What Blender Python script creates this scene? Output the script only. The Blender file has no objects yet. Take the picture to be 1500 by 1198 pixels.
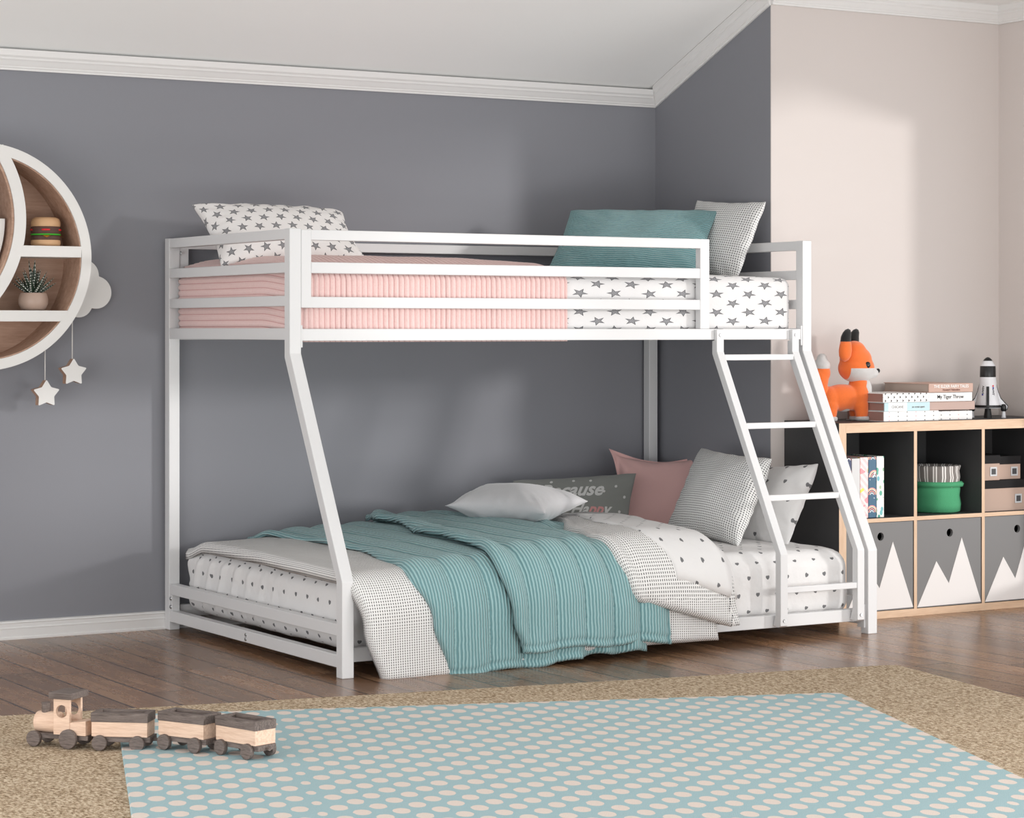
import bpy, bmesh, math, random
from mathutils import Vector, Matrix, noise
PI = math.pi
rnd = random.Random(7)
S = bpy.context.scene
COL = S.collection
MW = {}                       # world matrix of every object built so far

# ------------------------------------------------------------------ node helpers
class NT:
    def __init__(s, name):
        s.m = bpy.data.materials.new(name); s.m.use_nodes = True
        s.t = s.m.node_tree; s.n = s.t.nodes; s.b = s.n['Principled BSDF']
    def node(s, typ, **kw):
        n = s.n.new(typ)
        for k, v in kw.items(): setattr(n, k, v)
        return n
    def put(s, sock, v):
        if isinstance(v, bpy.types.NodeSocket): s.t.links.new(v, sock)
        elif v is not None: sock.default_value = v
    def math(s, op, a, b=None, c=None, clamp=False):
        n = s.node('ShaderNodeMath', operation=op, use_clamp=clamp)
        s.put(n.inputs[0], a)
        if b is not None: s.put(n.inputs[1], b)
        if c is not None: s.put(n.inputs[2], c)
        return n.outputs[0]
    def sep(s, v):
        n = s.node('ShaderNodeSeparateXYZ'); s.put(n.inputs[0], v); return n.outputs
    def comb(s, x, y, z=0.0):
        n = s.node('ShaderNodeCombineXYZ')
        for i, v in enumerate((x, y, z)): s.put(n.inputs[i], v)
        return n.outputs[0]
    def uv(s): return s.node('ShaderNodeUVMap', uv_map='UVMap').outputs[0]
    def obj(s): return s.node('ShaderNodeTexCoord').outputs['Object']
    def mapv(s, v, scale=(1, 1, 1), rot=(0, 0, 0), loc=(0, 0, 0)):
        n = s.node('ShaderNodeMapping'); s.put(n.inputs[0], v)
        n.inputs['Scale'].default_value = scale; n.inputs['Rotation'].default_value = rot
        n.inputs['Location'].default_value = loc
        return n.outputs[0]
    def noise(s, v, scale=5, detail=3, rough=.5):
        n = s.node('ShaderNodeTexNoise'); s.put(n.inputs['Vector'], v)
        n.inputs['Scale'].default_value = scale; n.inputs['Detail'].default_value = detail
        n.inputs['Roughness'].default_value = rough
        return n.outputs['Fac']
    def white(s, v):
        n = s.node('ShaderNodeTexWhiteNoise', noise_dimensions='3D'); s.put(n.inputs['Vector'], v); return n.outputs['Value']
    def mix(s, f, a, b):
        n = s.node('ShaderNodeMix', data_type='RGBA'); s.put(n.inputs[0], f)
        for sock, v in ((n.inputs[6], a), (n.inputs[7], b)):
            s.put(sock, (*v, 1) if isinstance(v, tuple) and len(v) == 3 else v)
        return n.outputs[2]
    def ramp(s, f, stops):
        n = s.node('ShaderNodeValToRGB'); s.put(n.inputs[0], f)
        e = n.color_ramp.elements
        while len(e) < len(stops): e.new(.5)
        for i, (p, c) in enumerate(stops): e[i].position = p; e[i].color = (*c, 1)
        return n.outputs[0]
    def color(s, v): s.put(s.b.inputs['Base Color'], (*v, 1) if isinstance(v, tuple) and len(v) == 3 else v)
    def rough(s, v): s.put(s.b.inputs['Roughness'], v)
    def bump(s, h, strength=.3, dist=.002):
        n = s.node('ShaderNodeBump'); n.inputs['Strength'].default_value = strength
        n.inputs['Distance'].default_value = dist; s.put(n.inputs['Height'], h)
        s.put(s.b.inputs['Normal'], n.outputs[0])
    def spec(s, v): s.b.inputs['Specular IOR Level'].default_value = v

def srgb(r, g, b):
    f = lambda c: ((c / 255 + .055) / 1.055) ** 2.4 if c > 10 else c / 255 / 12.92
    return (f(r), f(g), f(b))

def plain(name, c, rough=.6, spec=.4, metal=0, grain=0):
    t = NT(name); t.color(c); t.rough(rough); t.spec(spec); t.b.inputs['Metallic'].default_value = metal
    if grain: t.bump(t.noise(t.obj(), 220, 2), grain, .001)
    return t.m

def fabric(name, c, weave=1400, sheen=.2, wr=.0):
    t = NT(name); o = t.obj()
    n = t.noise(o, weave, 2)
    t.color(t.mix(t.math('MULTIPLY', n, .25), c, tuple(x * .75 for x in c)))
    t.rough(.95); t.spec(.15)
    h = t.math('ADD', t.math('MULTIPLY', n, .3), t.math('MULTIPLY', t.noise(o, 14, 3), 3 * (.3 + wr)))
    t.bump(h, .5, .003)
    t.b.inputs['Sheen Weight'].default_value = sheen
    return t.m

def star_mask(t, uv, px, py, sx, sy, rot=True):
    o = t.sep(uv)
    b = t.math('DIVIDE', o[1], py); row = t.math('FLOOR', b)
    a = t.math('ADD', t.math('DIVIDE', o[0], px), t.math('MULTIPLY', row, .5)); ca = t.math('FLOOR', a)
    x = t.math('MULTIPLY', t.math('SUBTRACT', t.math('SUBTRACT', a, ca), .5), px / sx)
    y = t.math('MULTIPLY', t.math('SUBTRACT', t.math('SUBTRACT', b, row), .5), py / sy)
    r = t.math('SQRT', t.math('ADD', t.math('MULTIPLY', x, x), t.math('MULTIPLY', y, y)))
    w = t.white(t.comb(ca, row, 0.0))
    ang = t.math('ADD', t.math('ARCTAN2', y, x), t.math('MULTIPLY', w, 6.283 if rot else .5))
    T = 2 * PI / 5
    q = t.math('DIVIDE', t.math('ADD', ang, 10 * PI), T)
    ph = t.math('MULTIPLY', t.math('ABSOLUTE', t.math('SUBTRACT', t.math('FRACT', q), .5)), T)
    ri = .40; s_, c_ = math.sin(PI / 5), math.cos(PI / 5)
    d = t.math('SUBTRACT', t.math('ADD', t.math('MULTIPLY', t.math('MULTIPLY', r, t.math('COSINE', ph)), s_ * ri),
               t.math('MULTIPLY', t.math('MULTIPLY', r, t.math('SINE', ph)), 1 - ri * c_)), ri * s_)
    return d

def star_fabric(name, px, py, sx, sy, base=(.74, .73, .73)):
    t = NT(name)
    d = star_mask(t, t.uv(), px, py, sx, sy)
    ins = t.math('LESS_THAN', d, 0.0); edge = t.math('GREATER_THAN', d, -.055)
    dark = t.mix(edge, (.26, .26, .27), (.09, .09, .095))
    t.color(t.mix(ins, base, dark)); t.rough(.9); t.spec(.15)
    o = t.obj(); t.bump(t.noise(o, 13, 4, .55), .45, .012)
    return t.m

def heart_fabric(name, px=.1, py=.05, s=.0075, base=(.745, .735, .73), bump=.4):
    t = NT(name); o = t.sep(t.uv())
    b = t.math('DIVIDE', o[1], py); row = t.math('FLOOR', b)
    a = t.math('ADD', t.math('DIVIDE', o[0], px), t.math('MULTIPLY', row, .5)); ca = t.math('FLOOR', a)
    w = t.math('MULTIPLY', t.math('SUBTRACT', t.white(t.comb(ca, row, 3.0)), .5), 1.2)
    x0 = t.math('MULTIPLY', t.math('SUBTRACT', t.math('SUBTRACT', a, ca), .5), px / s)
    y0 = t.math('MULTIPLY', t.math('SUBTRACT', t.math('SUBTRACT', b, row), .5), py / s)
    cw, sw = t.math('COSINE', w), t.math('SINE', w)
    x = t.math('SUBTRACT', t.math('MULTIPLY', x0, cw), t.math('MULTIPLY', y0, sw))
    y = t.math('ADD', t.math('MULTIPLY', x0, sw), t.math('MULTIPLY', y0, cw))
    xx = t.math('MULTIPLY', x, x); yy = t.math('MULTIPLY', y, y)
    q = t.math('SUBTRACT', t.math('ADD', xx, yy), 1.0)
    f = t.math('SUBTRACT', t.math('MULTIPLY', t.math('MULTIPLY', q, q), q), t.math('MULTIPLY', xx, t.math('MULTIPLY', yy, y)))
    m = t.math('LESS_THAN', f, 0.0)
    t.color(t.mix(m, base, (.17, .17, .175))); t.rough(.9); t.spec(.15)
    t.bump(t.noise(t.obj(), 12, 4, .55), bump, .014)
    return t.m

def dash_fabric(name, p=.0075, q=.0085, base=(.80, .79, .78), dark=(.09, .09, .09), fw=.38, fh=.6):
    t = NT(name); o = t.sep(t.uv())
    fa = t.math('FRACT', t.math('DIVIDE', o[0], p)); fb = t.math('FRACT', t.math('DIVIDE', o[1], q))
    m = t.math('MULTIPLY', t.math('LESS_THAN', fa, fw), t.math('LESS_THAN', fb, fh))
    t.color(t.mix(m, base, dark)); t.rough(.95); t.spec(.1)
    h = t.math('ADD', t.math('MULTIPLY', m, -.3), t.math('MULTIPLY', t.noise(t.obj(), 15, 3), 5))
    t.bump(h, .4, .003)
    return t.m

def rib_fabric(name, c, p=.0095, cdark=None, ax=0):
    t = NT(name); o = t.sep(t.uv())
    wob = t.math('MULTIPLY', t.noise(t.obj(), 30, 2), .004)
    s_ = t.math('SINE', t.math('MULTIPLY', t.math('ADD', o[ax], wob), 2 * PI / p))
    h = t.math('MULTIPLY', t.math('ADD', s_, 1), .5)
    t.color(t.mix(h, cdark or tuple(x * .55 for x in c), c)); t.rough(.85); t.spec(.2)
    t.b.inputs['Sheen Weight'].default_value = .3
    t.bump(t.math('ADD', h, t.math('MULTIPLY', t.noise(t.obj(), 60, 2), .5)), .9, .004)
    return t.m

def wood(name, c1, c2, axis=0, scale=1.0, rough=.55, bump=.15):
    t = NT(name); sc = [26 * scale] * 3; sc[axis] = 2.2 * scale
    v = t.mapv(t.obj(), tuple(sc))
    n = t.noise(v, 2.2, 6, .6); n2 = t.noise(v, 9, 3, .6)
    f = t.math('ADD', t.math('MULTIPLY', n, .7), t.math('MULTIPLY', n2, .3))
    t.color(t.ramp(f, [(.32, c1), (.68, c2)])); t.rough(rough); t.spec(.35)
    t.bump(f, bump, .002)
    return t.m

M = {}
M['metal'] = plain('white_powder_coat', (.685, .685, .69), .38, .45)
M['zinc'] = plain('zinc_bolt', (.45, .46, .47), .3, .5, 1)
M['slate'] = plain('slate_wall_paint', srgb(134, 135, 141), .75, .25, grain=.08)
M['pinkwall'] = plain('blush_wall_paint', srgb(208, 200, 196), .75, .25, grain=.08)
M['ceiling'] = plain('ceiling_paint', (.86, .86, .85), .9, .2)
M['trim'] = plain('white_trim_paint', (.74, .73, .72), .5, .4)
M['matbase'] = fabric('grey_green_underside', srgb(120, 134, 126))
M['star'] = star_fabric('star_print_cotton', .138, .0305, .033, .0155)
M['starp'] = star_fabric('star_print_pillow', .056, .042, .019, .019, (.78, .76, .75))
M['heart'] = heart_fabric('heart_print_cotton', .079, .056, .0066, bump=.5)
M['heart_end'] = M['heart']
M['heartp'] = heart_fabric('heart_print_pillow', .095, .066, .0068)
M['dash'] = dash_fabric('dashed_cotton', .0078, .0074)
M['check'] = dash_fabric('checked_cotton', .0098, .0086, (.76, .76, .75), (.06, .06, .065), .44, .48)
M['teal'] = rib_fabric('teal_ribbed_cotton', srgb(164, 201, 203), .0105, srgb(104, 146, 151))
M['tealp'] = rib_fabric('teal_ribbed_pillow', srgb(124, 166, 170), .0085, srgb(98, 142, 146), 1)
M['pinkp'] = fabric('dusty_pink_cotton', srgb(224, 182, 178))
M['greyc'] = fabric('pale_grey_velvet', srgb(205, 204, 206), 300, .5, .1)
M['darkc'] = fabric('charcoal_cotton', srgb(136, 138, 134))
M['lettering'] = plain('pale_lettering', srgb(205, 205, 203), .9, .1)
M['letpink'] = plain('pink_lettering', srgb(205, 150, 148), .9, .1)
M['black'] = plain('matt_black', (.012, .012, .013), .5, .4)
M['charcoal'] = plain('charcoal_laminate', srgb(66, 66, 67), .55, .3)
M['drawer'] = plain('grey_laminate', srgb(118, 117, 117), .45, .35)
M['mountain'] = plain('white_print', srgb(228, 224, 222), .6, .3)
M['birch'] = wood('birch_edge', srgb(205, 172, 142), srgb(226, 196, 168), 0, 1, .5, .05)
M['birchv'] = wood('birch_edge_upright', srgb(205, 172, 142), srgb(226, 196, 168), 2, 1, .5, .05)
M['walnut'] = wood('warm_brown_veneer', srgb(158, 124, 104), srgb(190, 158, 138), 0, 1, .6, .1)
M['beech'] = wood('toy_beech', srgb(204, 170, 146), srgb(236, 208, 186), 0, 2.5, .55, .1)
M['darkwood'] = wood('toy_dark_wood', srgb(74, 64, 60), srgb(128, 116, 110), 0, 4, .65, .3)
M['clay'] = plain('taupe_ceramic', srgb(176, 152, 138), .4, .4)
M['soil'] = plain('dark_soil', (.03, .022, .016), .95, .1)

# pink quilted cotton
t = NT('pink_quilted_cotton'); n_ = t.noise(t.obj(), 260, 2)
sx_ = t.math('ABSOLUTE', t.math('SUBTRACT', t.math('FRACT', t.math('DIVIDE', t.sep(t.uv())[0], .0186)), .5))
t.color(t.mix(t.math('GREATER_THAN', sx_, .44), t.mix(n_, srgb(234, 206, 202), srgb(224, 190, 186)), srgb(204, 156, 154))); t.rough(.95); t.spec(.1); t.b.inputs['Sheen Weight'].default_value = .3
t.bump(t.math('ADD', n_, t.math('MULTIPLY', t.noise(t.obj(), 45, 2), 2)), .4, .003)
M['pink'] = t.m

# ------------------------------------------------------------------ mesh helpers
def tag(o, label=None, cat=None, group=None, kind=None):
    if label: o['label'] = label
    if cat: o['category'] = cat
    if group: o['group'] = group
    if kind: o['kind'] = kind
    return o

def thing(name, loc=(0, 0, 0), rot=0, label=None, cat=None, group=None):
    o = bpy.data.objects.new(name, None); COL.objects.link(o)
    o.location = loc; o.rotation_euler = (0, 0, rot); o.empty_display_size = .05
    MW[o] = Matrix.Translation(loc) @ Matrix.Rotation(rot, 4, 'Z')
    return tag(o, label, cat, group)

def link(name, me, mats, parent=None, smooth=False, glob=False, angle=None):
    """mesh vertices are given in the parent's space (glob=True: in world space)"""
    o = bpy.data.objects.new(name, me); COL.objects.link(o)
    for m in (mats if isinstance(mats, (list, tuple)) else [mats]): me.materials.append(m)
    if smooth: me.polygons.foreach_set('use_smooth', [True] * len(me.polygons))
    if angle: me.set_sharp_from_angle(angle=math.radians(angle))
    P = Matrix.Identity(4)
    if parent is not None:
        P = MW[parent]
        if glob: me.transform(P.inverted())
    # origin at the base centre of the part
    if len(me.vertices):
        lo = [min(v.co[i] for v in me.vertices) for i in range(3)]; hi = [max(v.co[i] for v in me.vertices) for i in range(3)]
        c = Vector(((lo[0] + hi[0]) / 2, (lo[1] + hi[1]) / 2, lo[2]))
    else: c = Vector()
    me.transform(Matrix.Translation(-c)); o.location = c
    if parent is not None: o.parent = parent
    MW[o] = P @ Matrix.Translation(c)
    me.update()
    return o

def new_me(verts, faces, uvs=None, name='mesh'):
    me = bpy.data.meshes.new(name); me.from_pydata([tuple(v) for v in verts], [], faces)
    if uvs is not None:
        l = me.uv_layers.new(name='UVMap')
        for i, lp in enumerate(me.loops): l.data[i].uv = uvs[lp.vertex_index]
    return me

def bm_box(bm, lo, hi, bev=0, seg=2, mat=0, rot=None):
    lo, hi = Vector(lo), Vector(hi); c = (lo + hi) / 2; d = hi - lo
    r = bmesh.ops.create_cube(bm, size=1, matrix=Matrix.Translation(c) @ (rot or Matrix.Identity(4)) @ Matrix.Diagonal((*d, 1)))
    vs = r['verts']; fs = {f for v in vs for f in v.link_faces}
    for f in fs: f.material_index = mat
    if bev:
        es = {e for v in vs for e in v.link_edges}
        r2 = bmesh.ops.bevel(bm, geom=list(es), offset=bev, segments=seg, profile=.5, affect='EDGES')
        for f in r2['faces']: f.material_index = mat
    return vs

def bm_prism(bm, pts, axis, a, b, bev=0, mat=0):
    """polygon pts (2D) extruded along axis from a to b"""
    def mk(p, q):
        if axis == 0: return (q, p[0], p[1])
        if axis == 1: return (p[0], q, p[1])
        return (p[0], p[1], q)
    va = [bm.verts.new(mk(p, a)) for p in pts]; vb = [bm.verts.new(mk(p, b)) for p in pts]
    n = len(pts); fs = [bm.faces.new(va), bm.faces.new(vb[::-1])]
    for i in range(n): fs.append(bm.faces.new((va[i], vb[i], vb[(i + 1) % n], va[(i + 1) % n])))
    for f in fs: f.material_index = mat
    bmesh.ops.recalc_face_normals(bm, faces=fs)
    if bev:
        es = {e for f in fs for e in f.edges}
        r = bmesh.ops.bevel(bm, geom=list(es), offset=bev, segments=2, profile=.5, affect='EDGES')
        for f in r['faces']: f.material_index = mat
    return fs

def bm_cyl(bm, p0, p1, r0, r1=None, seg=24, mat=0, bev=0):
    p0, p1 = Vector(p0), Vector(p1); r1 = r0 if r1 is None else r1
    d = p1 - p0; q = d.to_track_quat('Z', 'Y').to_matrix().to_4x4()
    r = bmesh.ops.create_cone(bm, cap_ends=True, segments=seg, radius1=r0, radius2=r1, depth=d.length,
                              matrix=Matrix.Translation((p0 + p1) / 2) @ q)
    vs = r['verts']; fs = {f for v in vs for f in v.link_faces}
    for f in fs: f.material_index = mat
    if bev:
        es = {e for f in fs if len(f.verts) > 4 for e in f.edges}
        bmesh.ops.bevel(bm, geom=list(es), offset=bev, segments=2, profile=.5, affect='EDGES')
    return vs

def bm_lathe(bm, prof, c=(0, 0, 0), seg=40, mat=0, wob=None):
    rings = []
    for i, (r, z) in enumerate(prof):
        ring = []
        for k in range(seg):
            a = 2 * PI * k / seg; rr = r * (wob(a, i / len(prof)) if wob else 1)
            ring.append(bm.verts.new((c[0] + rr * math.cos(a), c[1] + rr * math.sin(a), c[2] + z)))
        rings.append(ring)
    for i in range(len(rings) - 1):
        for k in range(seg):
            f = bm.faces.new((rings[i][k], rings[i][(k + 1) % seg], rings[i + 1][(k + 1) % seg], rings[i + 1][k])); f.material_index = mat
    for ring, fl in ((rings[0], True), (rings[-1], False)):
        f = bm.faces.new(ring[::-1] if fl else ring); f.material_index = mat

def obj(name, bm, mats, parent=None, smooth=False, glob=False, angle=None):
    me = bpy.data.meshes.new(name); bm.to_mesh(me); bm.free()
    return link(name, me, mats, parent, smooth, glob, angle)

def B(): return bmesh.new()
def box(name, lo, hi, mat, parent=None, bev=.002, glob=False):
    bm = B(); bm_box(bm, lo, hi, bev); return obj(name, bm, mat, parent, glob=glob)

def text_mesh(s, size, font_shear=0, offset=0, depth=.0005, align='LEFT'):
    c = bpy.data.curves.new('txt', 'FONT'); c.body = s; c.size = size; c.shear = font_shear; c.offset = offset
    c.extrude = depth; c.align_x = align; c.resolution_u = 3
    o = bpy.data.objects.new('txt', c); COL.objects.link(o)
    bpy.context.view_layer.update()
    me = bpy.data.meshes.new_from_object(o.evaluated_get(bpy.context.evaluated_depsgraph_get()))
    bpy.data.objects.remove(o); bpy.data.curves.remove(c)
    return me

# ------------------------------------------------------------------ CAMERA
CAM = Vector((-3.0755, -7.4314, 1.0178)); YAW = 0.5396; FPX = 3431.06
cd = bpy.data.cameras.new('camera'); cam = bpy.data.objects.new('camera', cd); COL.objects.link(cam)
cam.location = CAM; cam.rotation_euler = (PI / 2, 0, -YAW)
cd.sensor_fit = 'HORIZONTAL'; cd.sensor_width = 36; cd.lens = FPX / 1500 * 36
cd.shift_y = (482.125 - 599) / 1500
cd.clip_end = 100
S.camera = cam

# ------------------------------------------------------------------ ROOM
def struct(name, bm, m, **k): return tag(obj(name, bm, m, **k), kind='structure')
XR, YP, XA = 2.025, -.719, 3.109
SL = .4243
# floor material
t = NT('oak_plank_floor'); o_ = t.sep(t.obj())
W = .129
col = t.math('FLOOR', t.math('DIVIDE', o_[0], W))
off = t.math('MULTIPLY', t.white(t.comb(col, 0.0, 0.0)), 1.0)
ly = t.math('ADD', t.math('DIVIDE', o_[1], .95), off); seg_ = t.math('FLOOR', ly)
fx = t.math('FRACT', t.math('DIVIDE', o_[0], W)); fy = t.math('FRACT', ly)
gap = t.math('MAXIMUM', t.math('GREATER_THAN', t.math('ABSOLUTE', t.math('SUBTRACT', fx, .5)), .474),
             t.math('GREATER_THAN', t.math('ABSOLUTE', t.math('SUBTRACT', fy, .5)), .4965))
wv = t.white(t.comb(col, seg_, 1.0))
gv = t.comb(t.math('ADD', t.math('MULTIPLY', o_[0], 9), t.math('MULTIPLY', wv, 40)), t.math('MULTIPLY', o_[1], 1.1), wv)
g1 = t.noise(gv, 2.0, 6, .62); g2 = t.noise(gv, 14, 3, .6)
gr = t.math('ADD', t.math('MULTIPLY', g1, .75), t.math('MULTIPLY', g2, .25))
base = t.ramp(gr, [(.3, srgb(106, 76, 54)), (.52, srgb(138, 103, 76)), (.75, srgb(164, 130, 100))])
hsv = t.node('ShaderNodeHueSaturation'); t.put(hsv.inputs['Value'], t.math('ADD', .74, t.math('MULTIPLY', wv, .5))); t.put(hsv.inputs['Color'], base)
t.color(t.mix(gap, hsv.outputs[0], srgb(38, 24, 17)))
t.rough(t.math('ADD', .2, t.math('MULTIPLY', gr, .14))); t.spec(.55)
t.bump(t.math('SUBTRACT', t.math('MULTIPLY', gr, .25), gap), .25, .0015)
M['floor'] = t.m
bm = B(); bm_box(bm, (-3.6, -5.2, -.05), (XA + .1, .1, 0)); struct('floor', bm, M['floor'])

bm = B(); bm_box(bm, (-3.6, 0.012, 0), (XR, .1, 2.0)); struct('wall_back', bm, M['slate'])
# side wall: slate niche side with sloping top, end face painted blush
bm = B()
zt = lambda y: 1.935 - SL * (y - .012) + .03
bm_prism(bm, [(.1, 0), (YP + .004, 0), (YP + .004, zt(YP)), (.1, zt(.1))], 0, XR, XR + .09)
struct('wall_side', bm, M['slate'])
bm = B(); bm_box(bm, (XR, YP, 0), (XA + .1, YP + .004, 2.24)); struct('wall_alcove', bm, M['pinkwall'])
# right wall with two window openings (outside the frame)
bm = B()
WZ0, WZ1, WY0, WY1 = .98, 2.13, -1.22, -4.6
bm_box(bm, (XA, WY0, 0), (XA + .1, YP, 2.4)); bm_box(bm, (XA, WY1, 0), (XA + .1, -3.3, WZ0)); bm_box(bm, (XA, -3.3, 0), (XA + .1, WY0, .10))
bm_prism(bm, [(WY0, 1.88), (-2.0, 2.13), (WY1, 2.13), (WY1, 2.4), (WY0, 2.4)], 0, XA, XA + .1)
bm_box(bm, (XA, -5.2, 0), (XA + .1, WY1, 2.4))
struct('wall_right', bm, M['pinkwall'])
for wn, a_, b_, c_, top_a, top_b in (('window_1', WY1, -3.3, WZ0, WZ1, WZ1), ('window_2', -3.3, WY0, .10, WZ1, 1.88)):
    bm = B(); x0_, x1_ = XA + .02, XA + .08; q = .035
    bm_box(bm, (x0_, a_, c_), (x1_, b_, c_ + q), .002); bm_box(bm, (x0_, a_, c_ + q), (x1_, a_ + q, top_a), .002); bm_box(bm, (x0_, b_ - q, c_ + q), (x1_, b_, top_b - .01), .002)
    bm_box(bm, (x0_, a_ + q, WZ1 - q), (x1_, b_ if top_a == top_b else -2.0, WZ1), .002)
    struct(wn, bm, M['trim'])

# ceiling: slope then level
bm = B()
zc = lambda y: 1.936 - SL * (y - .012)
yk = (1.936 - 2.245) / SL + .012
for (x0, x1, prof) in ((-3.6, XR, [(.1, zc(.1)), (yk, 2.245), (-5.2, 2.245), (-5.2, 2.33), (yk, 2.33), (.1, zc(.1) + .085)]),
                       (XR, XA + .1, [(YP + .08, 2.245), (-5.2, 2.245), (-5.2, 2.33), (YP + .08, 2.33)])):
    bm_prism(bm, prof, 0, x0, x1)
struct('ceiling', bm, M['ceiling'])

# crown mouldings: profile (out from wall, height) swept
CP = [(0, 0), (.008, 0), (.009, .006), (.012, .009), (.012, .013), (.016, .018), (.024, .03), (.028, .034), (.028, .04), (.034, .046), (.036, .062), (.036, .066), (0, .066)]
def crown(name, p0, p1, out, up, c0=0, c1=0):
    """p0->p1 along the wall at the moulding's lower edge; c0,c1 = mitre slopes"""
    bm = B(); p0, p1, out, up = map(Vector, (p0, p1, out, up)); d = (p1 - p0).normalized()
    A = [bm.verts.new(p0 + out * a + up * b + d * (a * c0)) for a, b in CP]
    Q = [bm.verts.new(p1 + out * a + up * b - d * (a * c1)) for a, b in CP]
    n = len(CP)
    for i in range(n): bm.faces.new((A[i], A[(i + 1) % n], Q[(i + 1) % n], Q[i]))
    bm.faces.new(A[::-1]); bm.faces.new(Q)
    bmesh.ops.recalc_face_normals(bm, faces=bm.faces[:])
    return struct(name, bm, M['trim'])
crown('trim_1', (-3.6, .011, 1.868), (XR, .011, 1.868), (0, -1, 0), (0, 0, 1), 0, 1)
crown('trim_2', (XR, .012, 1.868), (XR, YP, 1.868 + SL * .731), (-1, 0, 0), (0, 0, 1), 1, 0)
crown('trim_3', (XR + .0, YP - .001, 2.179), (XA, YP - .001, 2.179), (0, -1, 0), (0, 0, 1), 0, 1)
crown('trim_4', (XA - .001, YP, 2.179), (XA - .001, -5.2, 2.179), (-1, 0, 0), (0, 0, 1), 1, 0)
BP = [(0, 0), (.016, 0), (.016, .006), (.012, .01), (.012, .034), (.013, .036), (.012, .039), (.010, .041), (.010, .052), (.012, .054), (.009, .059), (0, .061)]
def baseb(name, p0, p1, out):
    bm = B(); p0, p1, out = map(Vector, (p0, p1, out)); n = len(BP)
    A = [bm.verts.new(p0 + out * a + Vector((0, 0, b))) for a, b in BP]; Q = [bm.verts.new(p1 + out * a + Vector((0, 0, b))) for a, b in BP]
    for i in range(n): bm.faces.new((A[i], A[(i + 1) % n], Q[(i + 1) % n], Q[i]))
    bm.faces.new(A[::-1]); bm.faces.new(Q); bmesh.ops.recalc_face_normals(bm, faces=bm.faces[:])
    return struct(name, bm, M['trim'])
baseb('baseboard_back', (-3.6, .012, 0), (XR, .012, 0), (0, -1, 0))
baseb('baseboard_side', (XR, .0, 0), (XR, YP, 0), (-1, 0, 0))

# ------------------------------------------------------------------ BUNK BED
W1, W2, H, T, L = .9825, 1.3348, 1.325, .0385, 2.0
ZB1, ZB2 = .944, .281
bed = thing('bunk_bed', (1.0, -.66, 0), 0, 'white metal bunk bed with slanted front legs and short ladder against the grey wall', 'bunk bed')
def bp(name, bm, **k): return obj(name, bm, M['metal'], bed, glob=True, **k)
def slant_poly(yf, d, z0, z1, yoff_low=None):
    """front post outline in (y,z): front face at -W1 above, -W2 below, depth d"""
    yl = yf - (W2 - W1)
    # mitred bend points
    return [(yf, z1), (yf, ZB1), (yl, ZB2), (yl, z0), (yl + d, z0), (yl + d, ZB2 + .0), (yf + d, ZB1 - .012), (yf + d, z1)]
for x0 in (0, L - T):
    bm = B(); bm_prism(bm, slant_poly(-W1, T, 0, H), 0, x0, x0 + T, .0022); bp('front_post', bm)
    bm = B(); bm_box(bm, (x0, -T - .001, 0), (x0 + T, -.001, H), .0022); bp('rear_post', bm)
    # end rails
    for z0, z1, nm in ((1.292, H - .001, 'end_rail'), (1.19, 1.222, 'end_rail'), (1.088, 1.12, 'end_rail'), (.985, 1.021, 'end_rail')):
        bm = B(); bm_box(bm, (x0 + .001, -W1 + T - .002, z0), (x0 + T - .004, -T, z1), .002); bp(nm, bm)
    for z0, z1 in ((.029, .067), (.121, .157)):
        bm = B(); bm_box(bm, (x0 + .001, -W2 + T - .002, z0), (x0 + T - .008, -T, z1), .002); bp('end_rail', bm)
# lower end rail side uprights
for x0 in (0, L - T):
    bm = B(); bm_box(bm, (x0 + .0015, -T - .022, .067), (x0 + T - .009, -T, .121), .001); bp('end_bracket', bm)
# side rails upper and lower
for (y0, y1, z0, z1) in ((-W1 + .004, -W1 + .034, .982, 1.019), (-.034, -.004, .982, 1.019), (-W2 + .03, -W2 + .06, .042, .083), (-.034, -.004, .042, .083)):
    bm = B(); bm_box(bm, (T + .003, y0, z0), (L - T - .003, y1, z1), .002); bp('side_rail', bm)
# joint plates where side rails meet posts
for x, sg in ((T, 1), (L - T, -1)):
    for (y0, y1, z0, z1) in ((-W1 + .002, -W1 + .026, .962, 1.03), (-W2 + .014, -W2 + .05, .02, .098)):
        bm = B(); bm_box(bm, (min(x, x + sg * .006), y0, z0), (max(x, x + sg * .006), y1, z1), .001); bp('joint_plate', bm)
# guard rails front (short) and rear (full)
def guard(y0, y1, xa, xb, nm):
    bm = B(); w = .035
    bm_box(bm, (xa, y0, 1.083), (xa + w, y1, 1.322), .002); bm_box(bm, (xb - .038, y0, 1.019), (xb, y1, 1.322), .002)
    bm_box(bm, (xa + w - .001, y0, 1.29), (xb - .037, y1, 1.322), .002)
    for z0, z1 in ((1.189, 1.223), (1.083, 1.117)): bm_box(bm, (xa + (w if z0 > 1.1 else .001), y0 + .0015, z0), (xb - .037, y1 - .0015, z1), .002)
    return bp(nm, bm)
guard(-W1 + .003, -W1 + .031, T + .001, 1.567, 'guard_rail'); guard(-.032, -.004, T + .001, L - T - .001, 'guard_rail')
# slats under both mattresses
for i in range(9):
    x = .16 + i * .21
    bm = B(); bm_box(bm, (x, -W1 + .034, .987), (x + .03, -.034, .997), .001); bp('slat', bm)
    bm = B(); bm_box(bm, (x, -W2 + .06, .046), (x + .03, -.034, .058), .001); bp('slat', bm)
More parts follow.
